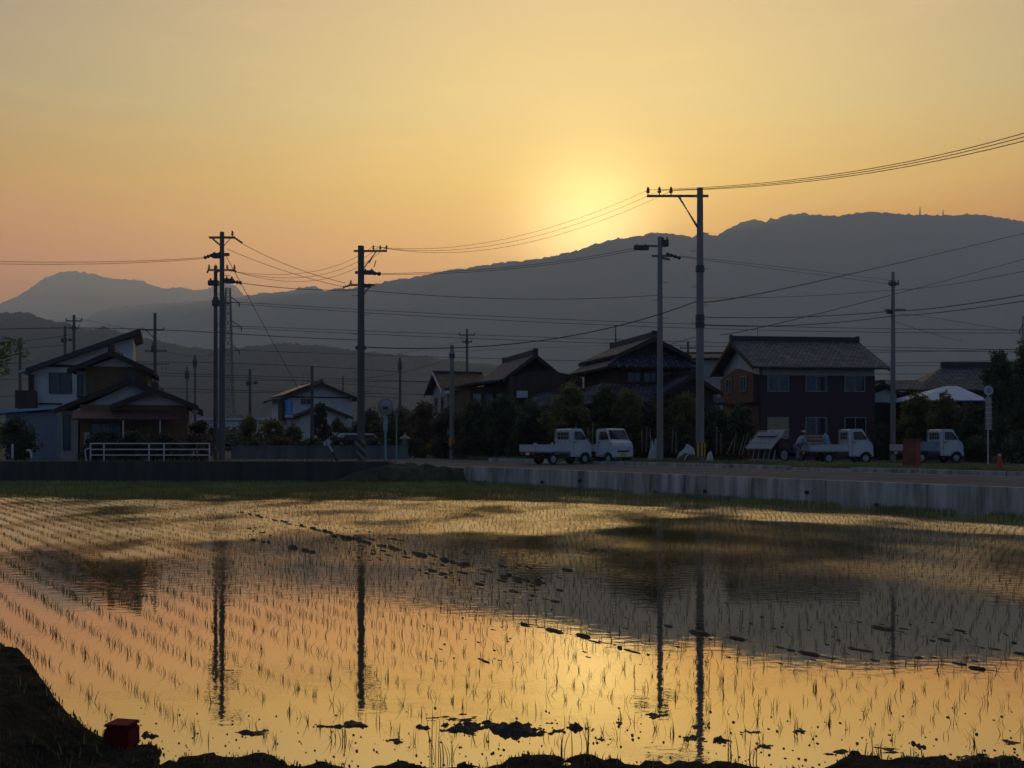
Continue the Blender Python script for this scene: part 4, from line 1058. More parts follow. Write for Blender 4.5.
# ------------------------------------------------------------------ mirrors, bus stop, cone, red cabinet, lantern
def road_mirror(px, pt, Y, rad, label):
    e = empty('road_mirror', (WX(px,Y),Y,GZ), R(8), label, 'road mirror')
    z = WZ(pt,Y)-GZ
    MB().tube([(0,0,-.1),(0,0,z-.1)], .045, 8).build('post', M['green_paint'], e)
    V = []; Fc = []; seg = 24
    prof = [(0,.14),(rad*.5,.12),(rad*.85,.05),(rad,0),(rad,-.03),(rad*.9,-.02),(rad*.5,-.09),(0,-.12)]
    b = MB(); vs = []
    for (r_,y_) in prof:
        for i in range(seg): an = 2*math.pi*i/seg; vs.append((r_*math.cos(an), -y_, z+r_*math.sin(an)))
    b.add(vs, [(j*seg+i, j*seg+(i+1)%seg, (j+1)*seg+(i+1)%seg, (j+1)*seg+i) for j in range(len(prof)-1) for i in range(seg)])
    b.build('mirror_dish', M['mirror_back'], e, smooth=True)
    h_ = MB(); n = 12
    for i in range(n):
        a0 = math.pi*(.12+.76*i/n); a1 = math.pi*(.12+.76*(i+1)/n)
        h_.add([(rad*1.04*math.cos(a),y,z+rad*1.04*math.sin(a)) for a in (a0,a1) for y in (-.05,.24)]+[(rad*1.08*math.cos(a),y,z+rad*1.08*math.sin(a)) for a in (a0,a1) for y in (-.05,.24)], [(0,1,3,2),(4,6,7,5),(0,4,5,1),(2,3,7,6),(0,2,6,4),(1,5,7,3)])
    h_.build('hood', M['plaster_grey'], e)
    MB().box(-.12,.12,-.16,-.04,z-.12,z+.02).build('bracket', M['steel_dark'], e)
    MB().box(-.1,.1,-.07,-.045,z-1.15,z-.45).build('name_plate', M['green_paint'], e)
    return e
road_mirror(385.5, 407, 48, .38, 'round convex road mirror seen from behind on a green post')
e = empty('sign_post', (WX(396.5,55),55,GZ), 0, 'thin green post with a small plate standing right of the round mirror', 'sign post')
MB().tube([(0,0,-.1),(0,0,WZ(412,55)-GZ)], .035, 8).build('post', M['green_paint'], e); MB().box(-.12,.12,-.05,-.03,WZ(417,55)-GZ,WZ(412,55)-GZ).build('plate', M['steel'], e, bevel=.01)
bs = empty('bus_stop_sign', (WX(988,50),50,GZ), R(6), 'slim white bus stop sign with a round top and a column of plates', 'bus stop sign')
zb = lambda py: WZ(py,50)-GZ
MB().tube([(0,0,-.1),(0,0,zb(386))], .035, 8).build('post', M['white_metal'], bs)
MB().prism([(.24*math.cos(2*math.pi*i/24), zb(390.5)+.24*math.sin(2*math.pi*i/24)) for i in range(24)], -.06, -.035, 'y').build('round_plate', M['plaster'], bs)
MB().prism([(.12*math.cos(2*math.pi*i/24), zb(390.5)+.12*math.sin(2*math.pi*i/24)) for i in range(24)], -.068, -.0602, 'y').build('round_emblem', M['mirror_back'], bs)
for i in range(6):
    zt_ = zb(397)-i*.272
    MB().box(-.15,.15,-.06,-.035,zt_-.22,zt_).build('timetable_plate', M['plaster_grey'], bs)
    MB().box(-.19,.19,-.066,-.03,zt_-.262,zt_-.225).build('plate_frame', M['plaster'], bs)
cn = empty('traffic_cone', (WX(999.5,36),36,GZ+.01), 0, 'red traffic cone standing by the kerb at the right edge', 'traffic cone')
MB().box(-.19,.19,-.19,.19,0,.04).build('base', M['cone_red'], cn, bevel=.01)
MB().tube([(0,0,.03),(0,0,.62)], [.14,.055], 16).build('cone', M['cone_red'], cn, smooth=False)
MB().tube([(0,0,.622),(0,0,.70)], [.055,.045], 12).build('white_tip', M['plaster'], cn)
rc = empty('hose_cabinet', (WX(912,38.5),38.5,GZ), R(-52), 'rusty red fire hose cabinet standing by the kerb before a white truck', 'cabinet')
MB().box(-.26,.22,-.22,.22,.12,1.2).build('body', M['red_worn'], rc, bevel=.015)
MB().box(.221,.245,-.2,.2,.16,1.16).build('door', M['red_paint'], rc)
MB().box(.246,.28,-.17,-.13,.6,.75).build('handle', M['steel'], rc)
MB().box(-.29,.26,-.25,.25,1.201,1.24).build('lid', M['red_worn'], rc)
for sx in (-.22,.17):
    for sy in (-.19,.15): MB().box(sx,sx+.04,sy,sy+.04,-.02,.12).build('leg', M['steel_dark'], rc)
ln = empty('stone_lantern', (WX(405,66),66,GZ), 0, 'small stone lantern among the garden bushes', 'stone lantern')
MB().tube([(0,0,0),(0,0,.2),(0,0,.22),(0,0,.9)], [.3,.3,.13,.11], 8).build('shaft', M['stone'], ln)
MB().tube([(0,0,.9),(0,0,1.0),(0,0,1.02),(0,0,1.3)], [.2,.26,.17,.17], 6).build('fire_box', M['stone'], ln)
MB().tube([(0,0,1.3),(0,0,1.5),(0,0,1.55),(0,0,1.72)], [.42,.12,.09,.03], 6).build('cap', M['stone'], ln)
# ------------------------------------------------------------------ small trucks
def wheel(parent, x, y, r=.27, w=.16):
    s = 1 if y > 0 else -1
    t = MB(); n = 18
    prof = [(r*.62,-w/2),(r*.93,-w/2),(r,-w/3),(r,w/3),(r*.93,w/2),(r*.62,w/2)]
    vs = [(x+rr*math.cos(2*math.pi*i/n), y+yy, r+rr*math.sin(2*math.pi*i/n)) for rr,yy in prof for i in range(n)]
    m = len(prof)
    t.add(vs, [(j*n+i, j*n+(i+1)%n, ((j+1)%m)*n+(i+1)%n, ((j+1)%m)*n+i) for j in range(m) for i in range(n)])
    wh = t.build('tyre', M['rubber'])
    wh.name = 'wheel'; wh.parent = parent
    rm = MB()
    rm.add([(x+r*.63*math.cos(2*math.pi*i/n), y+s*w*.28, r+r*.63*math.sin(2*math.pi*i/n)) for i in range(n)]+[(x+r*.2*math.cos(2*math.pi*i/n), y+s*w*.42, r+r*.2*math.sin(2*math.pi*i/n)) for i in range(n)]+[(x,y+s*w*.42,r)],
           [(i,(i+1)%n,n+(i+1)%n,n+i) for i in range(n)]+[(n+i,n+(i+1)%n,2*n) for i in range(n)])
    rm.build('rim', M['bed_grey'], wh)
def kei_truck(px, pbase, Y, heading, label, cargo=None, over=True, plate='plaster'):
    """heading in degrees, 0 = nose to the right of the photo, +90 = nose away"""
    e = empty('kei_truck', (WX(px,Y),Y,GZ), R(heading), label, 'truck', 'small white farm trucks parked on the verge')
    W2 = .70
    # cab shell: side outline swept between narrower roof and sill
    out = [(.42,.38),(.42,1.66),(.50,1.76),(1.06,1.775),(1.16,1.74),(1.44,1.18),(1.60,1.06),(1.665,.86),(1.675,.42),(1.60,.36),(1.50,.36)]
    fx = 1.30 if over else 1.05
    arch = [(fx+.33*math.cos(a), .27+.33*math.sin(a)) for a in [R(10+160*i/8) for i in range(9)]]
    outl = [p for p in out if not (p[0] > 1.45 and p[1] < .38)]
    poly = outl[:-1] if False else out[:9]+[(fx+.35,.36)]+arch+[(fx-.35,.36)]
    n = len(poly); vs = []
    def half(z): return W2 - max(0, (z-1.0))*.13
    for s_ in (-1,1): vs += [(x, s_*half(z), z) for x,z in poly]
    b = MB(); b.add(vs, [tuple(range(n)), tuple(range(2*n-1,n-1,-1))]+[(i,i+n,(i+1)%n+n,(i+1)%n) for i in range(n)])
    cab = b.build('cab', M['car_white'], e, bevel=.012)
    # windscreen on the slope
    def slope(t, o=.012): x = 1.17+(1.43-1.17)*t; z = 1.70+(1.20-1.70)*t; return x+o*.88, z+o*.47
    (xa,za),(xb,zb_) = slope(.04), slope(.93)
    g = MB(); ha, hb = half(za)-.07, half(zb_)-.05
    g.slab([(xa,-ha,za),(xa,ha,za),(xb,hb,zb_),(xb,-hb,zb_)], .02); ws = g.build('windscreen', M['glass_car'], cab)
    for s_ in (-1,1):
        # door with side window, both a little proud of the shell
        g = MB(); y = lambda z: s_*(half(z)+.006); y2 = lambda z: s_*(half(z)+.014)
        pw = [(.66,1.22),(.66,1.62),(1.06,1.63),(1.13,1.58),(1.36,1.22)]
        vsw = [(x,y(z),z) for x,z in pw]+[(x,y2(z),z) for x,z in pw]; k = len(pw)
        g.add(vsw, [tuple(range(k)), tuple(range(2*k-1,k-1,-1))]+[(i,i+k,(i+1)%k+k,(i+1)%k) for i in range(k)])
        dr = MB(); 
        for (x0,z0,x1,z1) in ((.575,.42,.575,1.68),(.575,.42,.97,.42),(.97,.42,1.0,.60)):
            dr.tube([(x0,s_*(half(z0)+.002),z0),(x1,s_*(half(z1)+.002),z1)], .009, 4)
        d = dr.build('door_seam', M['black_plastic'], cab)
        g.build('side_window', M['glass_car'], cab)
        MB().box(.62,.74,s_*(half(1.05))-.005,s_*(half(1.05))+.025,1.06,1.10).build('door_handle', M['black_plastic'], cab)
        hl = MB(); hl.box(1.585,1.688,min(s_*.42,s_*.66),max(s_*.42,s_*.66),.70,.90); hl.build('headlight', M['lens'], cab, bevel=.02)
        mr = MB(); mr.tube([(1.27,s_*.68,1.34),(1.36,s_*.82,1.40)], .012, 5); mr.box(1.33,1.38,s_*.86-.07,s_*.86+.07,1.30,1.52); mr.build('mirror', M['black_plastic'], cab)
        tl = MB(); tl.box(-1.70,-1.672,min(s_*.38,s_*.6),max(s_*.38,s_*.6),.50,.60); tl.build('tail_light', M['red_lens'], e)
        for x in (fx, -.62): wheel(e, x, s_*.60)
        MB().box(.05 if False else -.3,.35,min(s_*.5,s_*.62),max(s_*.5,s_*.62),.30,.50).build('tool_box', M['black_plastic'], e)
    rw = MB(); rw.box(.398,.412,-.48,.48,1.24,1.58); rw.build('rear_window', M['glass_car'], cab)
    gr = MB()
    for x in (-.36,-.12,.12,.36): gr.tube([(.37,x,1.0),(.37,x,1.66)], .012, 5)
    gr.tube([(.37,-.6,.95),(.37,-.6,1.70),(.37,.6,1.70),(.37,.6,.95)], .02, 6); gr.tube([(.37,-.6,1.4),(.37,.6,1.4)], .012, 5)
    gr.build('cab_guard', M['bed_grey'], e)
    MB().box(1.62,1.70,-.68,.68,.36,.55).build('bumper', M['car_white'], cab, bevel=.02)
    MB().box(1.655,1.685,-.4,.4,.60,.68).build('grille', M['black_plastic'], cab)
    MB().box(1.702,1.712,-.165,.165,.40,.55).build('number_plate', M[plate], cab)
    MB().box(1.40,1.62,-.55,.55,.30,.36).build('valance', M['black_plastic'], e)
    # chassis and bed
    MB().box(-1.55,1.5,-.34,.34,.32,.46).build('chassis', M['black_plastic'], e)
    MB().box(-1.66,.36,-.70,.70,.60,.66).build('bed_floor', M['bed_grey'], e)
    for s_ in (-1,1):
        b = MB(); b.box(-1.66,.36,min(s_*.68,s_*.715),max(s_*.68,s_*.715),.662,.95)
        b.box(-1.67,.37,min(s_*.67,s_*.73),max(s_*.67,s_*.73),.951,.975)
        for x in (-1.2,-.6,0): b.box(x-.02,x+.02,min(s_*.71,s_*.728),max(s_*.71,s_*.728),.67,.95)
        b.build('side_gate', M['car_white'], e)
    b = MB(); b.box(-1.70,-1.665,-.70,.70,.64,.95); b.box(-1.71,-1.66,-.71,.71,.951,.975); b.build('tail_gate', M['car_white'], e)
    MB().box(-1.69,-1.66,-.70,.70,.46,.62).build('rear_bar', M['black_plastic'], e)
    MB().box(-1.703,-1.693,-.165,.165,.46,.60).build('rear_plate', M[plate], e)
    for s_ in (-1,1):
        for x in (-.62,):
            MB().box(x-.34,x+.34,min(s_*.5,s_*.69),max(s_*.5,s_*.69),.57,.599).build('mudguard', M['black_plastic'], e)
    return e
tA = kei_truck(556, 463, 49.5, 33, 'white pickup truck seen from its tail, red tail lights, three white lumps in the bed')
tB = kei_truck(600, 461, 50.8, -52, 'white truck facing the camera beside the truck with red tail lights', plate='plate_yellow')
tD = kei_truck(836, 463, 51.5, 3, 'white truck seen side-on with the person and crates at its bed, before the maroon house')
tE = kei_truck(926.5, 461, 53.0, 6, 'white truck behind the rusty red cabinet, farthest right of the trucks')
def in_frame(e, x, y, z): # local -> world
    c, s = math.cos(e.rotation_euler.z), math.sin(e.rotation_euler.z)
    return (e.location.x+x*c-y*s, e.location.y+x*s+y*c, e.location.z+z)
for i,(x,y,r_) in enumerate(((-1.45,-.4,.13),(-1.1,.25,.11),(-.55,-.45,.12))):
    o = lump('sack', 0,0, r_*1.5, r_, .36+.02*i, M['bag'], .3*i, 20+i, 14, 6, 0, .15)
    o.location = in_frame(tA, x, y, .66)
    tag(o, ['white sack nearest the tail gate of the tail-lit truck','small white sack in the middle of the tail-lit truck bed','white sack nearest the cab in the tail-lit truck bed'][i], 'sack', 'sacks in the truck bed')
# stacks of seedling trays on the side-on truck
for i in range(5):
    e = in_frame(tD, -1.22, -.05, .665+.17*i)
    b = MB(); b.box(-.34,.34,-.5,.5,0,.03); b.box(-.34,.34,-.5,-.47,.03,.11); b.box(-.34,.34,.47,.5,.03,.11); b.box(-.34,-.31,-.47,.47,.03,.11); b.box(.31,.34,-.47,.47,.03,.11)
    for sx in (-.33,.30):
        for sy in (-.49,.46): b.box(sx,sx+.03,sy,sy+.03,.11,.168)
    o = b.build('tray', M['crate_pink']); o.location = e; o.rotation_euler = (0,0,tD.rotation_euler.z)
    tag(o, ['lowest','second from the bottom','middle','second from the top','topmost'][i]+' tray in the stack on the side-on truck bed', 'tray', 'stacked trays on the truck bed')
o = lump('sack', 0,0, .30, .42, .85, M['sack'], 0, 31, 22, 9, 0, .16); o.location = in_frame(tD, -.55, 0, .665)
tag(o, 'tall blue-grey covered bundle on the truck bed, right of the tray stack', 'bundle')
# a folded sheet hanging over the bed of the right truck
o = MB().box(-1.0,.3,-.76,-.73,.62,1.12).build('tarp', M['sack'], bevel=.01); o.location = tE.location; o.rotation_euler = tE.rotation_euler
tag(o, 'blue-grey sheet draped over the bed side of the far right truck', 'tarp')

# ------------------------------------------------------------------ rice transplanter
tp = empty('rice_transplanter', (WX(776,52),52,GZ), R(34), 'dark rice transplanter with a slanted white seedling rack and blue cover, next to the person', 'rice planter')
# slanted platform at the left (rear), machine to the right
b = MB(); b.slab([(-1.35,-.85,.75),(-1.35,.85,.75),(-.35,.85,1.62),(-.35,-.85,1.62)], .05); b.build('seedling_rack', M['tray_white'], tp)
b = MB()
for i in range(7):
    y = -.85+1.7*i/6; b.tube([(-1.38,y,.79),(-.37,y,1.66)], .018, 4)
for i in range(4):
    t = i/3; b.tube([(-1.38+1.0*t,-.86,.80+.87*t),(-1.38+1.0*t,.86,.80+.87*t)], .018, 4)
b.build('rack_rails', M['bed_grey'], tp)
b = MB(); b.slab([(-.75,-.6,1.42),(-.75,.6,1.42),(.15,.6,1.74),(.15,-.6,1.74)], .06); b.build('cover', M['blue_tarp'], tp)
b = MB(); b.prism([(-.3,.35),(1.35,.35),(1.55,.6),(1.5,.95),(.9,1.05),(.75,.7),(-.3,.65)], -.32, .32, 'y'); b.build('body', M['black_plastic'], tp, bevel=.03)
MB().box(-.05,.4,-.25,.25,.65,.85).build('seat', M['black_plastic'], tp, bevel=.04); MB().box(-.12,0,-.25,.25,.86,1.25).build('backrest', M['black_plastic'], tp, bevel=.03)
b = MB(); b.tube([(.95,0,1.0),(.75,0,1.25)], .03, 6); b.tube([(.75+.02*math.cos(a),.19*math.sin(a),1.27+.1*math.cos(a)) for a in [R(30*i) for i in range(13)]], .018, 5); b.build('steering_wheel', M['black_plastic'], tp)
for s_ in (-1,1):
    for x, r_ in ((-.1,.42),(1.15,.32)): wheel(tp, x, s_*.6, r_, .1)
    b = MB(); b.box(.2,1.3,min(s_*.35,s_*.75),max(s_*.35,s_*.75),.55,.59); b.build('step', M['steel_dark'], tp)
    b = MB(); b.tube([(1.0,s_*.75,.6),(1.0,s_*.75,1.3),(1.3,s_*.75,1.3),(1.3,s_*.75,.6)], .02, 5); b.build('side_rack', M['steel_dark'], tp)
for y in (-.7,-.35,0,.35,.7):
    b = MB(); b.box(-1.3,-.5,y-.09,y+.09,.12,.2); b.tube([(-1.0,y,.2),(-.85,y,.7)], .03, 5); b.build('float', M['bed_grey'], tp)

# ------------------------------------------------------------------ person (skinned body)
def person(px, Y, heading, label):
    e = empty('person', (WX(px,Y),Y,GZ), R(heading), label, 'person')
    J = {'pel':(0,0,.92,.135),'wst':(.05,0,1.05,.13),'chs':(.17,0,1.24,.15),'nk':(.27,0,1.38,.06),'hd0':(.31,0,1.43,.062),'hd1':(.345,0,1.52,.092),'hd2':(.36,0,1.60,.075)}
    E_ = [('pel','wst'),('wst','chs'),('chs','nk'),('nk','hd0'),('hd0','hd1'),('hd1','hd2')]
    for s_, t in ((1,'l'),(-1,'r')):
        J.update({'hp'+t:(0,s_*.09,.88,.095),'kn'+t:(.05 if s_>0 else -.02,s_*.10,.47,.062),'an'+t:(.0 if s_>0 else -.09,s_*.10,.09,.042),'to'+t:(.15 if s_>0 else .06,s_*.11,.04,.035),
                  'sh'+t:(.21,s_*.19,1.30,.06),'el'+t:(.33,s_*.25,1.08,.045),'wr'+t:(.53,s_*.19,1.02,.03),'pm'+t:(.60,s_*.18,1.02,.032)})
        E_ += [('pel','hp'+t),('hp'+t,'kn'+t),('kn'+t,'an'+t),('an'+t,'to'+t),('chs','sh'+t),('sh'+t,'el'+t),('el'+t,'wr'+t),('wr'+t,'pm'+t)]
        for k in range(4):
            dy = (-.027+.018*k); ln = (.032,.038,.036,.028)[k]
            J['f%d%s'%(k,t)] = (.63,s_*.18+dy,1.02,.010); J['g%d%s'%(k,t)] = (.63+ln,s_*.18+dy,1.0,.009); J['h%d%s'%(k,t)] = (.63+ln*1.4,s_*.18+dy,.97,.008)
            E_ += [('pm'+t,'f%d%s'%(k,t)),('f%d%s'%(k,t),'g%d%s'%(k,t)),('g%d%s'%(k,t),'h%d%s'%(k,t))]
        J['t0'+t] = (.59,s_*.18-s_*.04,1.02,.011); J['t1'+t] = (.62,s_*.18-s_*.058,1.0,.009)
        E_ += [('pm'+t,'t0'+t),('t0'+t,'t1'+t)]
    names = list(J)
    def skin(name, keys, edges, scale, m, parent, off=0.0, lev=1):
        idx = {k:i for i,k in enumerate(keys)}
        me = bpy.data.meshes.new(name); me.from_pydata([J[k][:3] for k in keys], [(idx[a_],idx[b_]) for a_,b_ in edges], [])
        o = bpy.data.objects.new(name, me); COL.objects.link(o); o.parent = parent
        sk = o.modifiers.new('skin','SKIN'); sk.use_smooth_shade = True
        for i,k in enumerate(keys):
            r_ = J[k][3]*scale+off; me.skin_vertices[0].data[i].radius = (r_, r_)
        me.skin_vertices[0].data[0].use_root = True
        ss = o.modifiers.new('sub','SUBSURF'); ss.levels = lev; ss.render_levels = lev
        me.materials.append(m); return o
    body = skin('body', names, E_, 1.0, M['skin'], e)
    up = ['wst','pel','chs','nk']+[a_+t for t in 'lr' for a_ in ('sh','el','wr')]
    skin('jacket', up, [('wst','pel'),('wst','chs'),('chs','nk')]+[x for t in 'lr' for x in (('chs','sh'+t),('sh'+t,'el'+t),('el'+t,'wr'+t))], 1.0, M['jacket'], e, .022)
    dn = ['pel']+[a_+t for t in 'lr' for a_ in ('hp','kn','an')]
    skin('trousers', dn, [x for t in 'lr' for x in (('pel','hp'+t),('hp'+t,'kn'+t),('kn'+t,'an'+t))], 1.0, M['trousers'], e, .018)
    for t in 'lr':
        a_, b_ = J['an'+t], J['to'+t]
        MB().tube([(a_[0]-.06,a_[1],.05),(a_[0]+.02,a_[1],.055),(b_[0],b_[1],.045),(b_[0]+.05,b_[1],.03)], [.045,.055,.05,.03], 8).build('boot', M['boots'], e, smooth=True)
        MB().tube([(a_[0],a_[1],.05),(a_[0]+.005,a_[1],.30)], [.055,.072], 8).build('boot_shaft', M['boots'], e, smooth=True)
    b = MB(); b.tube([(.33,0,1.575),(.345,0,1.61),(.355,0,1.66),(.36,0,1.69)], [.108,.108,.085,.03], 12); b.slab([(.40,-.08,1.60),(.40,.08,1.60),(.53,.06,1.575),(.53,-.06,1.575)], .012); b.build('cap', M['cap'], e, smooth=False)
    b = MB(); b.tube([(.43,0,1.55),(.465,0,1.51),(.44,0,1.49)], [.010,.016,.012], 6); b.build('nose', M['skin'], body)
    for s_ in (-1,1):
        MB().tube([(.425,s_*.035,1.545),(.437,s_*.035,1.545)], [.012,.008], 6).build('eye', M['boots'], body)
        MB().tube([(.34,s_*.085,1.52),(.345,s_*.105,1.55)], [.014,.018], 6).build('ear', M['skin'], body)
    MB().box(.424,.436,-.025,.025,1.455,1.462).build('mouth', M['crate_pink'], body)
    b = MB(); b.tube([(.27,0,1.47),(.275,0,1.56),(.30,0,1.60)], [.075,.095,.08], 10); b.build('hair', M['boots'], e, smooth=True)
    return e
person(797.5, 50.2, 12, 'person in a grey-blue jacket and pale cap bending towards the truck bed')

# ------------------------------------------------------------------ farm clutter on the verge
def stick(px, pt, pb, Y, lean, label, group, r_=.02):
    p0 = W(px, pb, Y); p1 = W(px+lean, pt, Y); p0.z = max(p0.z, GZ-.05)
    o = MB().tube([(0,0,-.1),tuple(p1-p0)], r_, 5).build('garden_stake', M['stake']); o.location = p0
    return tag(o, label, 'stake', group)
for i,(px,pt,pb,ln_) in enumerate(((721,433,452,0),(727,438,452,7),(733,434,453,3),(739,436,453,5),(742,433,453,6),(748,437,454,2),(716,430,452,1))):
    stick(px,pt,pb,55,ln_,['upright pale stake, second from the left of the stakes beside the tallest pole','strongly leaning pale stake beside the tallest pole','middle pale stake beside the tallest pole','slanted pale stake left of the twin leaning ones','pale stake leaning right, near the planter','rightmost pale stake, closest to the rice transplanter','leftmost thin stake beside the tallest pole'][i],'stakes beside the tallest pole')
for i,(px,pt,pb,ln_) in enumerate(((642,430,450,0),(646,426,450,1),(651,428,450,-1),(672,428,450,1),(676,431,451,0),(500+76,423,446,0),(592,423,446,1),(589,427,446,-1))):
    stick(px,pt,pb,54,ln_,['leftmost stake between the camera-facing truck and the slimmer pole','taller stake left of the slimmer pole','stake closest to the slimmer pole on its left','stake close on the right of the slimmer pole','second stake right of the slimmer pole','single stake rising behind the cab of the tail-lit truck','taller stake in the gap between the two left trucks','shorter stake in the gap between the two left trucks'][i],'stakes behind the left trucks')
o = lump('tarp', WX(688,54),54, .7,.4,.85, M['bag'], .2, 41, 24, 9, -.05, .35); o.location.z = GZ; o.rotation_euler=(0,0,.2); tag(o, 'crumpled pale tarp heap left of the tallest pole', 'tarp')
o = lump('tarp', WX(655,53),53, .30,.28,1.1, M['bag'], .9, 44, 24, 12, -.05, .6); o.location.z = GZ; tag(o, 'tall pale wrapped shrub or tarp showing left of the slimmer pole', 'tarp')
o = lump('bag', WX(710,49),49, .24,.2,.62, M['bag'], .5, 46, 20, 8, -.05, .2); o.location.z = GZ; tag(o, 'white bag leaning right of the tallest pole foot', 'bag')
o = lump('soil_heap', WX(724,50),50, .75,.5,.42, M['soil'], .1, 47, 26, 9, -.05, .4); o.location.z = GZ; tag(o, 'dark heap on the verge right of the white bag', 'heap')
o = lump('soil_heap', WX(688,49.2),49.2, .6,.5,.5, M['brown_wood'], .1, 52, 26, 9, -.05, .45); o.location.z = GZ; tag(o, 'dark reddish covered heap left of the tallest pole foot', 'heap')
q = [W(683,463,48.6),W(686,457,48.6),W(690,452,48.6),W(694,449,48.6)]
o = MB().tube(q, .03, 6).build('bent_pipe', M['plaster']); tag(o, 'white bent pipe arching out of the verge left of the tallest pole', 'pipe')
# parked van roof behind the hedge
pc = empty('parked_van', (WX(360,72),72,GZ), R(20), 'silver van mostly hidden behind the striped-sleeve pole and hedge', 'van')
b = MB(); b.prism([(-1.6,.35),(1.6,.35),(1.68,.8),(1.35,1.05),(.9,1.65),(-1.4,1.7),(-1.62,1.1)], -.72, .72, 'y'); b.build('body', M['car_white'], pc, bevel=.06)
for s_ in (-1,1): MB().prism([(-1.3,1.1),(1.15,1.08),(.82,1.55),(-1.2,1.58)], min(s_*.715,s_*.73), max(s_*.715,s_*.73), 'y').build('side_window', M['glass_car'], pc)
b = MB(); b.slab([(.94,-.6,1.62),(.94,.6,1.62),(1.35,.62,1.1),(1.35,-.62,1.1)], .02); b.build('windscreen', M['glass_car'], pc)
for x in (-1.0,1.05):
    for s_ in (-1,1): wheel(pc, x, s_*.66, .28)

# ------------------------------------------------------------------ trees and bushes of the village
vseed = [60]
def nx_(): vseed[0] += 1; return vseed[0]
bush(-6,38,415,50,'round dark bush by the shed at the far left','leaf',3400,.08,nx_(),d=1.6)
bush(84,118,432,44.7,'left end clump of the dark hedge behind the white railing','leaf_hedge',3000,.07,nx_(),d=.8)
bush(114,150,430,44.7,'middle clump of the dark hedge behind the white railing','leaf_hedge',3000,.07,nx_(),d=.8)
bush(146,182,433,44.7,'hedge clump below the canopy behind the white railing','leaf_hedge',3000,.07,nx_(),d=.8)
bush(178,214,434,44.7,'reddish hedge clump beside the left pole pair','leaf_red',2600,.07,nx_(),d=1.0)
tree(WX(201,52),52,2.3,1.6,'small pruned garden pine beside the ochre house','leaf',1500,.07,nx_(),GZ,.12,'pine_tree','tree',None,5,.6)
bush(237,262,414,70,'light green bush at the left of the hedge near the thin far pole','leaf_mid',3200,.10,nx_())
bush(256,290,418,69,'darker green bush left of the gabled white house','leaf_mid',3200,.10,nx_())
bush(282,304,424,70,'green bush under the blue sign','leaf_mid',2600,.10,nx_())
pxtree(311,331,402,74,'dark round-topped tree in front of the gleaming-roof house','leaf_hedge',4200,.10,nx_(),8,z0f=.35)
bush(326,348,418,75,'dark bush before the porch of the gleaming-roof house','leaf',3000,.10,nx_())
bush(344,376,420,78,'bush right of the gleaming-roof house','leaf',3200,.11,nx_())
for i,(a_,b_,t_,m_,lb) in enumerate(((240,270,440,'leaf','leftmost section of the clipped hedge above the block wall'),(266,300,438,'leaf_red','second section of the clipped hedge above the block wall'),(296,330,437,'leaf','middle section of the clipped hedge above the block wall'),(326,362,436,'leaf_hedge','fourth section of the clipped hedge above the block wall'),(358,396,437,'leaf','rightmost section of the clipped hedge above the block wall'))):
    bush(a_,b_,t_,64.5,lb,m_,2800,.08,nx_(),d=1.0)
bush(355,388,407,84,'broad dark bush behind the pole left of centre','leaf',3200,.12,nx_())
pxtree(378,420,409,80,'dark shrub tree behind the round mirror','leaf',5200,.12,nx_())
pxtree(404,442,401,76,'shrub tree with reddish leaves left of the short pale pole','leaf_red',5200,.12,nx_())
pxtree(428,464,408,64,'dark garden tree right behind the short pale pole','leaf',5600,.11,nx_())
pxtree(452,494,400,61.5,'dark leafy tree in front of the brown-roofed house','leaf',6500,.11,nx_())
pxtree(480,526,394,60.5,'dark tree before the medium traditional house','leaf',8500,.11,nx_())
pxtree(510,552,400,59.5,'dark tree with drooping crown behind the tail-lit truck','leaf',7500,.11,nx_())
pxtree(543,598,381,57,'olive-green rounded tree behind the left trucks','leaf_mid',11000,.10,nx_(),14)
pxtree(586,624,384,57.5,'tall dark tree in the middle of the left truck group','leaf',8000,.10,nx_())
pxtree(602,652,389,57,'mid-green tree before the lower roof of the large traditional house','leaf_mid',8500,.10,nx_())
pxtree(638,670,398,57,'dark tree hidden partly by the slimmer pole','leaf_red',5500,.10,nx_())
pxtree(662,706,393,57,'green-topped tree between the slimmer and the tallest pole','leaf_mid',8000,.10,nx_())
pxtree(698,732,404,57.5,'dark tree just right of the tallest pole','leaf',5500,.10,nx_())
pxtree(722,758,402,58.5,'dark tree at the left corner of the maroon house','leaf',7000,.10,nx_())
bush(400,430,438,67,'low bush below the stone lantern','leaf',2400,.09,nx_())
bush(425,450,437,66,'low bush left of the short pale pole foot','leaf_mid',2400,.09,nx_())
bush(455,500,432,66,'low dark bush right of the short pale pole','leaf_red',3200,.09,nx_())
bush(495,530,430,62,'low dark bush behind the tail gate of the left truck','leaf',3200,.09,nx_())
bush(630,662,436,57,'low bush behind the camera-facing truck','leaf_red',2600,.08,nx_())
bush(662,700,438,57,'low green bush behind the crumpled tarp','leaf',2800,.08,nx_())
bush(700,760,442,57.5,'low scrub among the pale stakes','leaf_red',3200,.08,nx_(),d=1.2)
bush(868,905,426,60,'bush at the foot of the lone right pole','leaf',3800,.09,nx_())
pxtree(896,937,392,59,'yellow-green tree left of the barn','leaf_mid',8500,.10,nx_())
pxtree(926,964,392,58,'thin-leaved tree in front of the barn roof','leaf_mid',5200,.10,nx_())
pxtree(948,988,402,57,'bushy dark tree behind the bus stop sign','leaf',7000,.10,nx_())
pxtree(980,1018,348,56,'tall feathery dark tree right of the bus stop sign','leaf',14000,.10,nx_(),16)
pxtree(996,1066,334,58,'tallest dark tree at the right edge of the photo','leaf',17000,.11,nx_(),18)
bush(966,1000,438,54,'low dark bush behind the bus stop post','leaf',2600,.09,nx_())
bush(996,1050,432,52,'low dark bush behind the traffic cone','leaf',3800,.09,nx_())
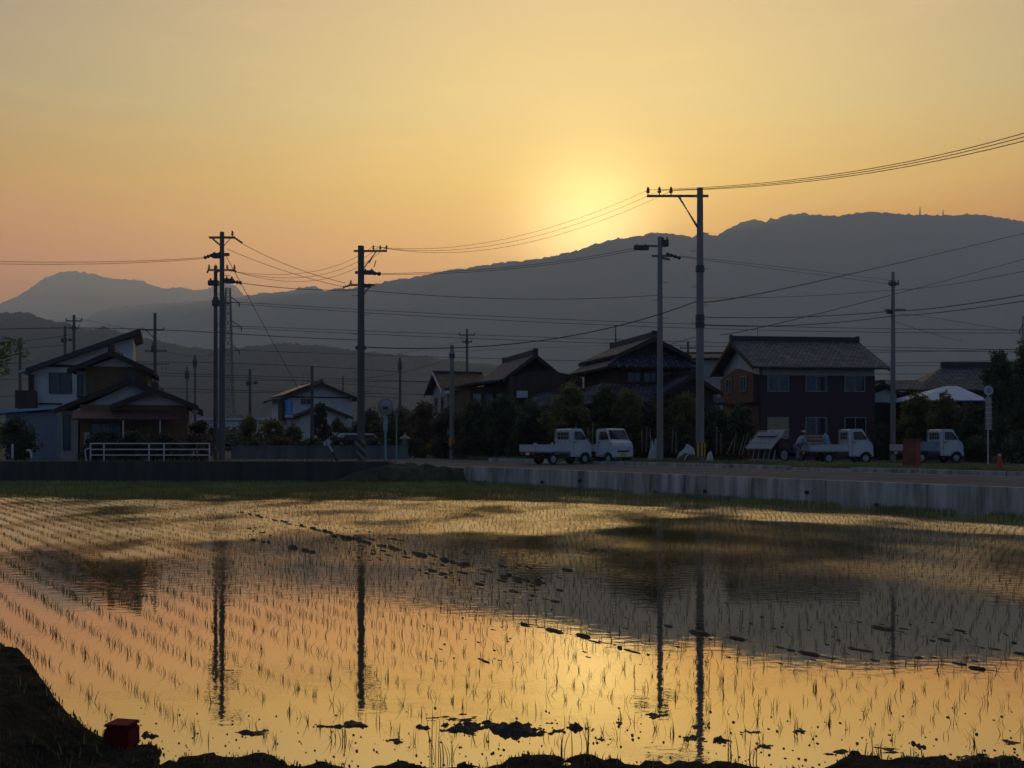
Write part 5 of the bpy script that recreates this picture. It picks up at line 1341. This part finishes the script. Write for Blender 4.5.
# branch of a near tree at the left edge: a whole tree standing mostly outside the frame
nt_ = empty('tree', (-13.2,24,.1), 0, 'near tree with bright green leaves reaching in at the left edge', 'tree')
cl = [(WX(2,24)+13.2, 0, WZ(352,24)-.1, .42,.5,.30),(WX(6,24)+13.2, .1, WZ(342,24)-.1,.30,.35,.14),(WX(22,24)+13.2,.1,WZ(355,24)-.1,.11,.15,.13),(WX(-6,24)+13.2,0,WZ(366,24)-.1,.45,.5,.3)]
cl += [(.15*math.cos(i*1.7)-.6*(i%3)*.6, .8*math.sin(i*1.7), 3.0+.35*(i%4), .55,.6,.45) for i in range(9)]
crown_mesh('crown', cl, 5200, .045, 'leaf_bright', nt_, 5)
b = MB(); b.tube([(-.6,0,-.2),(-.55,0,1.6),(-.4,0,3.2),(-.3,0,4.2)], [.14,.11,.07,.03], 8); b.tube([(-.5,0,2.6),(.6,0,WZ(362,24)-.1),(WX(22,24)+13.2,.1,WZ(352,24)-.1)], [.05,.025,.008], 6); b.tube([(-.45,0,3.0),(.4,0,WZ(345,24)-.1)], [.04,.01], 6); b.build('trunk', M['bark'], nt_)

# far woods and village mass behind the houses (nobody could count these)
r_ = np.random.default_rng(77)
def band(name, X0, X1, Y0, Y1, h, n, size, m, label, cat):
    cl = []
    k = int((X1-X0)/(h*1.6))
    for i in range(k):
        x = X0+(X1-X0)*(i+r_.random()*.8)/k; hh = h*(.6+.6*r_.random())
        cl.append((x, Y0+(Y1-Y0)*r_.random(), GZ+hh*.45, h*.9, h*.8, hh*.55))
    v, q = leaf_arrays(cl, n, size, r_)
    v[:,2] = np.maximum(v[:,2], GZ-.2)
    o = np_mesh(name, v, q, M[m]); return tag(o, label, cat, kind='stuff')
band('distant_wood', -190, 260, 300, 420, 8, 42000, .75, 'leaf', 'distant dark tree line beyond the village', 'wood')
band('far_bushes', -60, 70, 105, 150, 3.6, 32000, .28, 'leaf', 'dark mass of far bushes and gardens behind the houses', 'bushes')

# verge grass beyond the road
def grass_patch(name, poly_s, n, h, m, label, z=GZ, wid=.012, cat='grass'):
    """poly_s: list of (x0,x1,y0,y1) or a function giving random positions"""
    P_ = poly_s(n); n = len(P_)
    ang = r_.random(n)*math.pi*2; hh = h*(.5+.8*r_.random(n)); le = (r_.random((n,2))-.5)*h*.7
    dx, dy = np.cos(ang)*wid, np.sin(ang)*wid
    zb_ = P_[:,2] if P_.shape[1] > 2 else np.full(n, z)
    v = np.stack([np.stack([P_[:,0]-dx,P_[:,1]-dy,zb_],1), np.stack([P_[:,0]+dx,P_[:,1]+dy,zb_],1),
                  np.stack([P_[:,0]+le[:,0]*.45+dx*.8,P_[:,1]+le[:,1]*.45+dy*.8,zb_+hh*.6],1), np.stack([P_[:,0]+le[:,0]*.45-dx*.8,P_[:,1]+le[:,1]*.45-dy*.8,zb_+hh*.6],1),
                  np.stack([P_[:,0]+le[:,0],P_[:,1]+le[:,1],zb_+hh],1)],1).reshape(-1,3)
    i = np.arange(n)*5
    q = np.concatenate([np.stack([i,i+1,i+2,i+3],1), np.stack([i+3,i+2,i+4,i+4],1)])
    # second piece as thin quad (tip doubled)
    v2 = v.copy(); tips = v[i+4]+np.stack([dx*.15,dy*.15,np.zeros(n)],1); v = np.concatenate([v,tips]); q[n:,3] = len(v)-n+np.arange(n); q[n:,2] = i+4
    q[n:] = np.stack([i+3,i+2,len(v)-n+np.arange(n),i+4],1)
    o = np_mesh(name, v, q, M[m]); return tag(o, label, cat, kind='stuff')
def verge(n):
    s = s0-15+r_.random(n)*62; w = n0+10.1+r_.random(n)**1.3*6
    return np.stack([RD.x*s+RN.x*w, RD.y*s+RN.y*w],1)
grass_patch('verge_grass', verge, 42000, .22, 'weed', 'rough green grass on the verge beyond the road', GZ, .022)
def topedge(n):
    x = -62+r_.random(n)*57; return np.stack([x, 42.4+r_.random(n)**2*1.5, np.full(n,GZ)],1)
grass_patch('wall_top_grass', topedge, 9000, .34, 'weed', 'weeds growing behind the dark field wall', GZ, .02)
# ------------------------------------------------------------------ rice
def blade(b, x, y, h, az, lean, w, seg=3, z0=-.03):
    dx, dy = math.cos(az), math.sin(az); px_, py_ = -dy, dx
    v = []; 
    for i in range(seg+1):
        t = i/seg; r = lean*h*t*t; ww = w*(1-t**1.6)*.5+.0004
        z = z0+(h-z0)*(t-.18*lean*t*t)
        v += [(x+dx*r-px_*ww, y+dy*r-py_*ww, z), (x+dx*r+px_*ww, y+dy*r+py_*ww, z)]
    b.add(v, [(2*i,2*i+1,2*i+3,2*i+2) for i in range(seg)])
def seedling_mesh(seed, h=.08, n=4, w=.0043):
    r = random.Random(seed); b = MB()
    for i in range(n):
        blade(b, r.uniform(-.02,.02), r.uniform(-.02,.02), h*r.uniform(.55,1.15), r.uniform(0,6.28), r.uniform(.1,1.15)*(1 if r.random()<.6 else .45), w*r.uniform(.7,1.2))
    me = bpy.data.meshes.new('rice_seedling'); me.from_pydata(b.v, [], b.f); me.materials.append(M['rice']); me.update()
    return me
variants = [seedling_mesh(200+i, n=4+i%4) for i in range(16)]
GS, GN = .145, .33
pos = []
for j in range(int(-20/GN), int((n0-.45)/GN)):
    w_ = j*GN+.07
    for i in range(int(-95/GS), int(70/GS)):
        s_ = i*GS; X = RD.x*s_+RN.x*w_; Y = RD.y*s_+RN.y*w_
        if Y < 5.9 or Y > 41.2 or abs(X) > .56*Y+1.2: continue
        pos.append((X,Y))
pos = np.array(pos)
wob = np.stack([.025*np.sin(pos[:,1]*1.3+pos[:,0]*.4)+.010*r_.normal(size=len(pos)), .025*np.sin(pos[:,0]*1.1)+.012*r_.normal(size=len(pos))],1)
pos = pos+wob
drop = r_.random(len(pos)) > .955
le = np.array([max(left_edge(x) if x<-1.9 else -9, bank_edge(x)) for x in pos[:,0]])
keep = (~drop) & (pos[:,1] > le+.12)
pos = pos[keep]
dist = np.hypot(pos[:,0], pos[:,1]); vis = np.abs(pos[:,0]) < .515*pos[:,1]
order = np.argsort(np.where(vis, dist, 1e9)); near = order[:300]; far = order[300:]
GL_ = 'rice seedlings in the nearest rows'
for k, i in enumerate(near):
    o = bpy.data.objects.new('rice_seedling', variants[k % 16]); COL.objects.link(o)
    o.location = (pos[i,0], pos[i,1], 0); o.rotation_euler = (r_.normal()*.08, r_.normal()*.08, r_.random()*6.28)
    sc = .8+.4*r_.random(); o.scale = (sc,sc,sc*(.85+.3*r_.random()))
    tag(o, 'thin young rice seedling standing in the nearest rows of the flooded paddy', 'rice seedling', GL_)
# all other seedlings as one planting
def far_rice(P_):
    n = len(P_); out_v = []; out_q = []; base = 0
    d = np.hypot(P_[:,0], P_[:,1])
    green = np.clip((P_[:,1]-30)/3, 0, 1)*np.clip((6-P_[:,0])/6,0,1)      # taller, thicker plants by the far left wall
    nb = 5
    for k in range(nb):
        az = r_.random(n)*6.283; h = .082*(.6+.6*r_.random(n))*(1+.7*green); lean = .1+r_.random(n)*.95
        w = np.clip(.0032+d*.00017, .004, .009)*(1+.6*green)
        ox = r_.normal(size=n)*.016; oy = r_.normal(size=n)*.016
        dx, dy = np.cos(az), np.sin(az)
        rings = []
        for t in (0,.5,1.0):
            r = lean*h*t*t; ww = w*(1-t**1.6)*.5+.0006; z = -.02+(h+.02)*(t-.18*lean*t*t)
            x = P_[:,0]+ox+dx*r; y = P_[:,1]+oy+dy*r
            rings += [np.stack([x+dy*ww,y-dx*ww,z],1), np.stack([x-dy*ww,y+dx*ww,z],1)]
        v = np.stack(rings,1).reshape(-1,3); i = base+np.arange(n)*6
        out_v.append(v); out_q += [np.stack([i,i+1,i+3,i+2],1), np.stack([i+2,i+3,i+5,i+4],1)]; base += n*6
    return np.concatenate(out_v), np.concatenate(out_q)
v, q = far_rice(pos[far])
o = np_mesh('rice_field', v, q, M['rice_far']); tag(o, 'thousands of rice seedlings in rows receding across the flooded paddy', 'rice seedlings', kind='stuff')
# green strip of weeds and thick young rice along the far edges
def strip(n):
    a_ = int(n*.86)
    x = -46+r_.random(a_)*46; y = 42-10.5*r_.random(a_)**1.15*(.82+.18*np.sin(x*.35)+.12*np.sin(x*1.3)) 
    A_ = np.stack([x,y],1)
    s = s0+r_.random(n-a_)*34; w = n0-.05-r_.random(n-a_)**2.5*2.2*(.7+.3*np.sin(s*.5)); 
    B_ = np.stack([RD.x*s+RN.x*w, RD.y*s+RN.y*w],1)
    P_ = np.concatenate([A_,B_]); m_ = (np.sin(P_[:,0]*.9+P_[:,1]*2.7)+np.sin(P_[:,0]*2.3-P_[:,1]*1.1) > -1.1)
    return P_[m_ & ((P_[:,0]*RN.x+P_[:,1]*RN.y) < n0)]
grass_patch('water_weeds', strip, 52000, .14, 'weed', 'green weeds standing in the water along the far edge of the paddy', -.01, .011, 'weeds')
# weeds and straw on the near bank
def bank_pts(n):
    x = r_.uniform(-5.5,5.2,n); y = 4.4+r_.random(n)*1.75
    xl = r_.uniform(-6.5,-2.2,n//2); yl = r_.uniform(4.6,9.6,n//2)
    X_ = np.concatenate([x,xl]); Y_ = np.concatenate([y,yl])
    e_ = np.array([max(bank_edge(a), left_edge(a) if a < -1.9 else -9) for a in X_])
    k_ = (Y_ < e_-.03); X_, Y_ = X_[k_], Y_[k_]
    cl_ = (np.sin(X_*5+1)+np.sin(Y_*7+X_*3) > -.3); X_, Y_ = X_[cl_], Y_[cl_]
    hgt = []
    bd = bk.data
    ix = np.clip(((X_+14)/28*699).round().astype(int),0,699); iy = np.clip(((Y_+4)/16.5*399).round().astype(int),0,399)
    return np.stack([X_,Y_,BANKZ[iy,ix]-.01],1)
BANKZ = BANK_V[:,2].reshape(400,700)
grass_patch('bank_grass', bank_pts, 20000, .035, 'dry', 'dark short grass and straw on the near bank', 0, .0035)
def bank_pts2(n): P_ = bank_pts(n); return P_
grass_patch('bank_weeds', bank_pts2, 1100, .07, 'weed', 'sparse green weeds sprouting on the near bank', 0, .004)
# taller sprigs at the bank edge
def sprig(px, pb, hgt, n, seed, label, z=.03, sp=.035, m='dry'):
    X, Y = wpt(px, pb); b = MB(); r = random.Random(seed)
    for i in range(n): blade(b, r.uniform(-sp,sp), r.uniform(-sp,sp), hgt*r.uniform(.5,1.1), r.uniform(0,6.28), r.uniform(.05,.8), .006, 4, -.04)
    o = b.build('weed_sprig', M[m]); o.location = (X,Y,z)
    return tag(o, label, 'weed', 'weed sprigs at the near edge of the water')
sprig(436,757,.26,7,1,'tallest thin weed sprig left of the long mud bank')
sprig(447,760,.14,8,2,'low sprig at the foot of the tallest weed sprig')
sprig(735,757,.17,6,3,'weed sprig on the mud right of the tallest pole reflection')
sprig(752,762,.12,7,4,'short sprig on the mud right of its taller neighbour', m='weed')
sprig(875,758,.10,8,5,'small leafy sprig on the mud strip near the lower right', m='weed')
sprig(585,748,.17,7,6,'bushy sprig between the mud bank and the bottom edge')
sprig(566,752,.13,6,7,'thin sprig just left of the bushy one near the bottom centre')
sprig(345,740,.12,6,8,'sprig near the flat mud islet at lower left', m='weed')
# mud islets and clods in the water
def islet(px, pb, wpx, hpx, label, seed, group='mud clods in the near water', flat=1.0):
    X, Y = wpt(px, pb); w = wpx/F*Y; h = hpx/F*Y*.85; dp = max(.10, w*.28)
    nx2 = int(max(24, min(130, w*110))); ny2 = int(max(16, nx2*.45)); V = []
    for j in range(ny2):
        v = -1+2*j/(ny2-1)
        for i in range(nx2):
            u = -1+2*i/(nx2-1); x = u*w*.62; y = v*dp*.75
            r2 = u*u+v*v
            kk = max(1.0, w/.45); f1 = mn.fractal(Vector((u*2.6*kk+seed*3.3, v*2.2, seed*1.7)), .55, 2.1, 5)
            f2 = mn.noise(Vector((u*1.5*kk+seed, v*1.3, seed)))
            z = .8*h*(.5-.95*r2 + .8*f1 + .8*f2) - .004
            V.append((x, y, max(-.03, z)))
    V = np.array(V); I = np.arange(nx2*ny2).reshape(ny2,nx2)
    Q = np.stack([I[:-1,:-1], I[:-1,1:], I[1:,1:], I[1:,:-1]], -1).reshape(-1,4)
    Q = Q[V[Q][:,:,2].max(1) > -.02]
    o = np_mesh('mud_clod', V, Q, M['mud'], smooth=True); o.location = (X,Y,0); o.rotation_euler = (0,0,rnd.uniform(-.06,.06))
    return tag(o, label, 'mud clod', group)
IS = [(497,729,122,9,'long lumpy mud bank in the water at the bottom centre'),(256,733,38,5,'dark mud islet at the foot of the left pole reflection'),(345,725,46,5,'flat mud islet left of the long mud bank'),
      (395,741,16,4,'small round clod left of the tallest weed sprig'),(582,729,24,6,'pointed clod right of the long mud bank'),(655,716,26,3,'flat dark clod left of the tallest pole reflection'),
      (620,724,9,2,'tiny flat clod between the pointed and the flat dark clod'),(700,728,16,4,'clod at the base of the tallest pole reflection'),(697,739,24,4,'broader clod below the tallest pole reflection'),
      (722,741,15,6,'upright dark clod right of the tallest pole reflection'),(753,733,22,3,'flat clod right of the upright one'),(764,746,20,3,'low flat clod below its neighbour on the right'),
      (799,731,14,2.5,'small flat clod two steps right of the upright clod'),(600,739,12,2,'tiny clod below the pointed clod'),(918,746,10,5,'small lump near the lower right strip'),
      (1010,742,22,3,'flat clod at the lower right edge'),(895,751,60,2.5,'long flat mud streak near the lower right corner'),(842,753,36,2.5,'mud streak left of the lower right streak'),(985,760,70,5,'mud tongue in the lower right corner'),(148,735,22,6,'dark clump right of the red box'),(455,718,60,1.2,'thin film of mud just behind the long mud bank')]
for i,(px,pb,w_,h_,lb) in enumerate(IS): islet(px,pb,w_*1.08,max(h_,3.2),lb,100+i*3)
# raised tracks of mud between the rows
def track(pts, label, seed, wd=.07, hh=.025, gap=.35):
    P_ = [Vector((*wpt(*p),0)) for p in pts]; b = MB(); r = random.Random(seed)
    d = P_[1]-P_[0]; L2 = d.length; d.normalize(); nrm_ = Vector((-d.y,d.x,0)); t = 0
    while t < L2:
        if r.random() > gap:
            ln_ = r.uniform(.08,.42); c_ = P_[0]+d*t+nrm_*r.uniform(-.05,.05); ww = wd*r.uniform(.4,1.3); h = hh*r.uniform(.4,1.3); k = 10
            ring = []
            for i in range(k):
                a_ = 2*math.pi*i/k; q_ = 1+r.uniform(-.3,.3); ring.append(c_+d*math.cos(a_)*ln_*.5*q_+nrm_*math.sin(a_)*ww*.5*q_)
            vs_ = [(p.x,p.y,-.02) for p in ring]+[(c_.x+(p.x-c_.x)*.55,c_.y+(p.y-c_.y)*.55,h*r.uniform(.6,1)) for p in ring]+[(c_.x,c_.y,h)]
            b.add(vs_, [(i,(i+1)%k,k+(i+1)%k,k+i) for i in range(k)]+[(k+i,k+(i+1)%k,2*k) for i in range(k)])
        t += r.uniform(.1,.5)
    nn_ = 24; L_p = [P_[0]+d*(L2*i/nn_)+nrm_*r.uniform(-.02,.02) for i in range(nn_+1)]
    b.add([tuple(p-nrm_*.02+Vector((0,0,r.choice((.002,-.008,-.008))))) for p in L_p]+[tuple(p+nrm_*r.uniform(.0,.03)+Vector((0,0,r.choice((.002,-.008))))) for p in L_p], [(i,i+1,nn_+2+i,nn_+1+i) for i in range(nn_)])
    o = b.build('mud_track', M['mud'], smooth=True)
    return tag(o, label, 'mud track')
TR = [([(528,624),(640,652)],'dark mud track starting right of the brightest reflection'),([(860,650),(1005,672)],'dark mud track in the right part of the near water'),
      ([(700,632),(880,668)],'faint broken mud track across the reflected mountain'),([(600,612),(720,637)],'upper broken mud track right of the brightest reflection'),
      ([(240,512),(420,555)],'long clumpy mud track crossing the reflections of the left poles'),([(330,535),(540,582)],'lower continuation of the clumpy mud track at left centre'),([(255,540),(330,556)],'short mud track left of the clumpy one'),
      ([(440,575),(560,602)],'thin mud track left of the dark green reflection'),([(840,620),(1024,655)],'upper thin mud track at the right edge'),([(560,545),(700,565)],'distant mud track in the dark green reflection')]
for i,(p,lb) in enumerate(TR): track(p, lb, 300+i, .10 if 'clumpy' in lb else .07, .045 if 'clumpy' in lb else .018, .1 if i<2 else .3)
for i in range(26):
    pass
cr_ = MB(); rr = random.Random(5)
def crumb(X, Y, s, st=1.0):
    k = 7; ring = []
    for i in range(k):
        a_ = math.cos(6.283*i/k)*s*st*rr.uniform(.6,1.3); c_ = math.sin(6.283*i/k)*s*rr.uniform(.4,.9)
        ring.append((X+RD.x*a_+RN.x*c_, Y+RD.y*a_+RN.y*c_))
    h = s*rr.uniform(.2,.6)
    cr_.add([(x,y,-.01) for x,y in ring]+[(X+(x-X)*.5,Y+(y-Y)*.5,h) for x,y in ring], [(i,(i+1)%k,k+(i+1)%k,k+i) for i in range(k)]+[tuple(range(k,2*k))])
for i in range(520):
    px = rr.uniform(-20,1040); pb = 768-(rr.random()**1.7)*60
    if pb < 700 and px < 120: continue
    X, Y = wpt(px,pb); crumb(X,Y, rr.uniform(.004,.016))
for i in range(160):
    t = rr.random(); px = 250+290*t+rr.uniform(-30,30); pb = 520+62*t+rr.uniform(-12,14); X, Y = wpt(px,pb); crumb(X,Y, rr.uniform(.012,.04), rr.uniform(1.5,5))
for i in range(120):
    px = rr.uniform(420,1020); pb = rr.uniform(600,665); X, Y = wpt(px,pb); crumb(X,Y, rr.uniform(.006,.018), rr.uniform(1.5,5))
tag(cr_.build('mud_crumbs', M['mud']), 'countless crumbs of mud scattered in the shallow water', 'mud', kind='stuff')
# red plastic box on the bank
X, Y = (122-512)/1000*5.72, 5.72
rb = empty('plastic_box', (X,Y,float(BANKZ[int(round((Y+4)/16.5*399)), int(round((X+14)/28*699))])-.01), R(-12), 'small dark red plastic box standing on the mud at lower left', 'box')
MB().box(-.076,.076,-.07,.07,0,.128).build('body', M['red_bucket'], rb, bevel=.014)
MB().box(-.077,.077,-.071,.071,.129,.146).build('lid', M['red_bucket'], rb, bevel=.008)
haze_box()
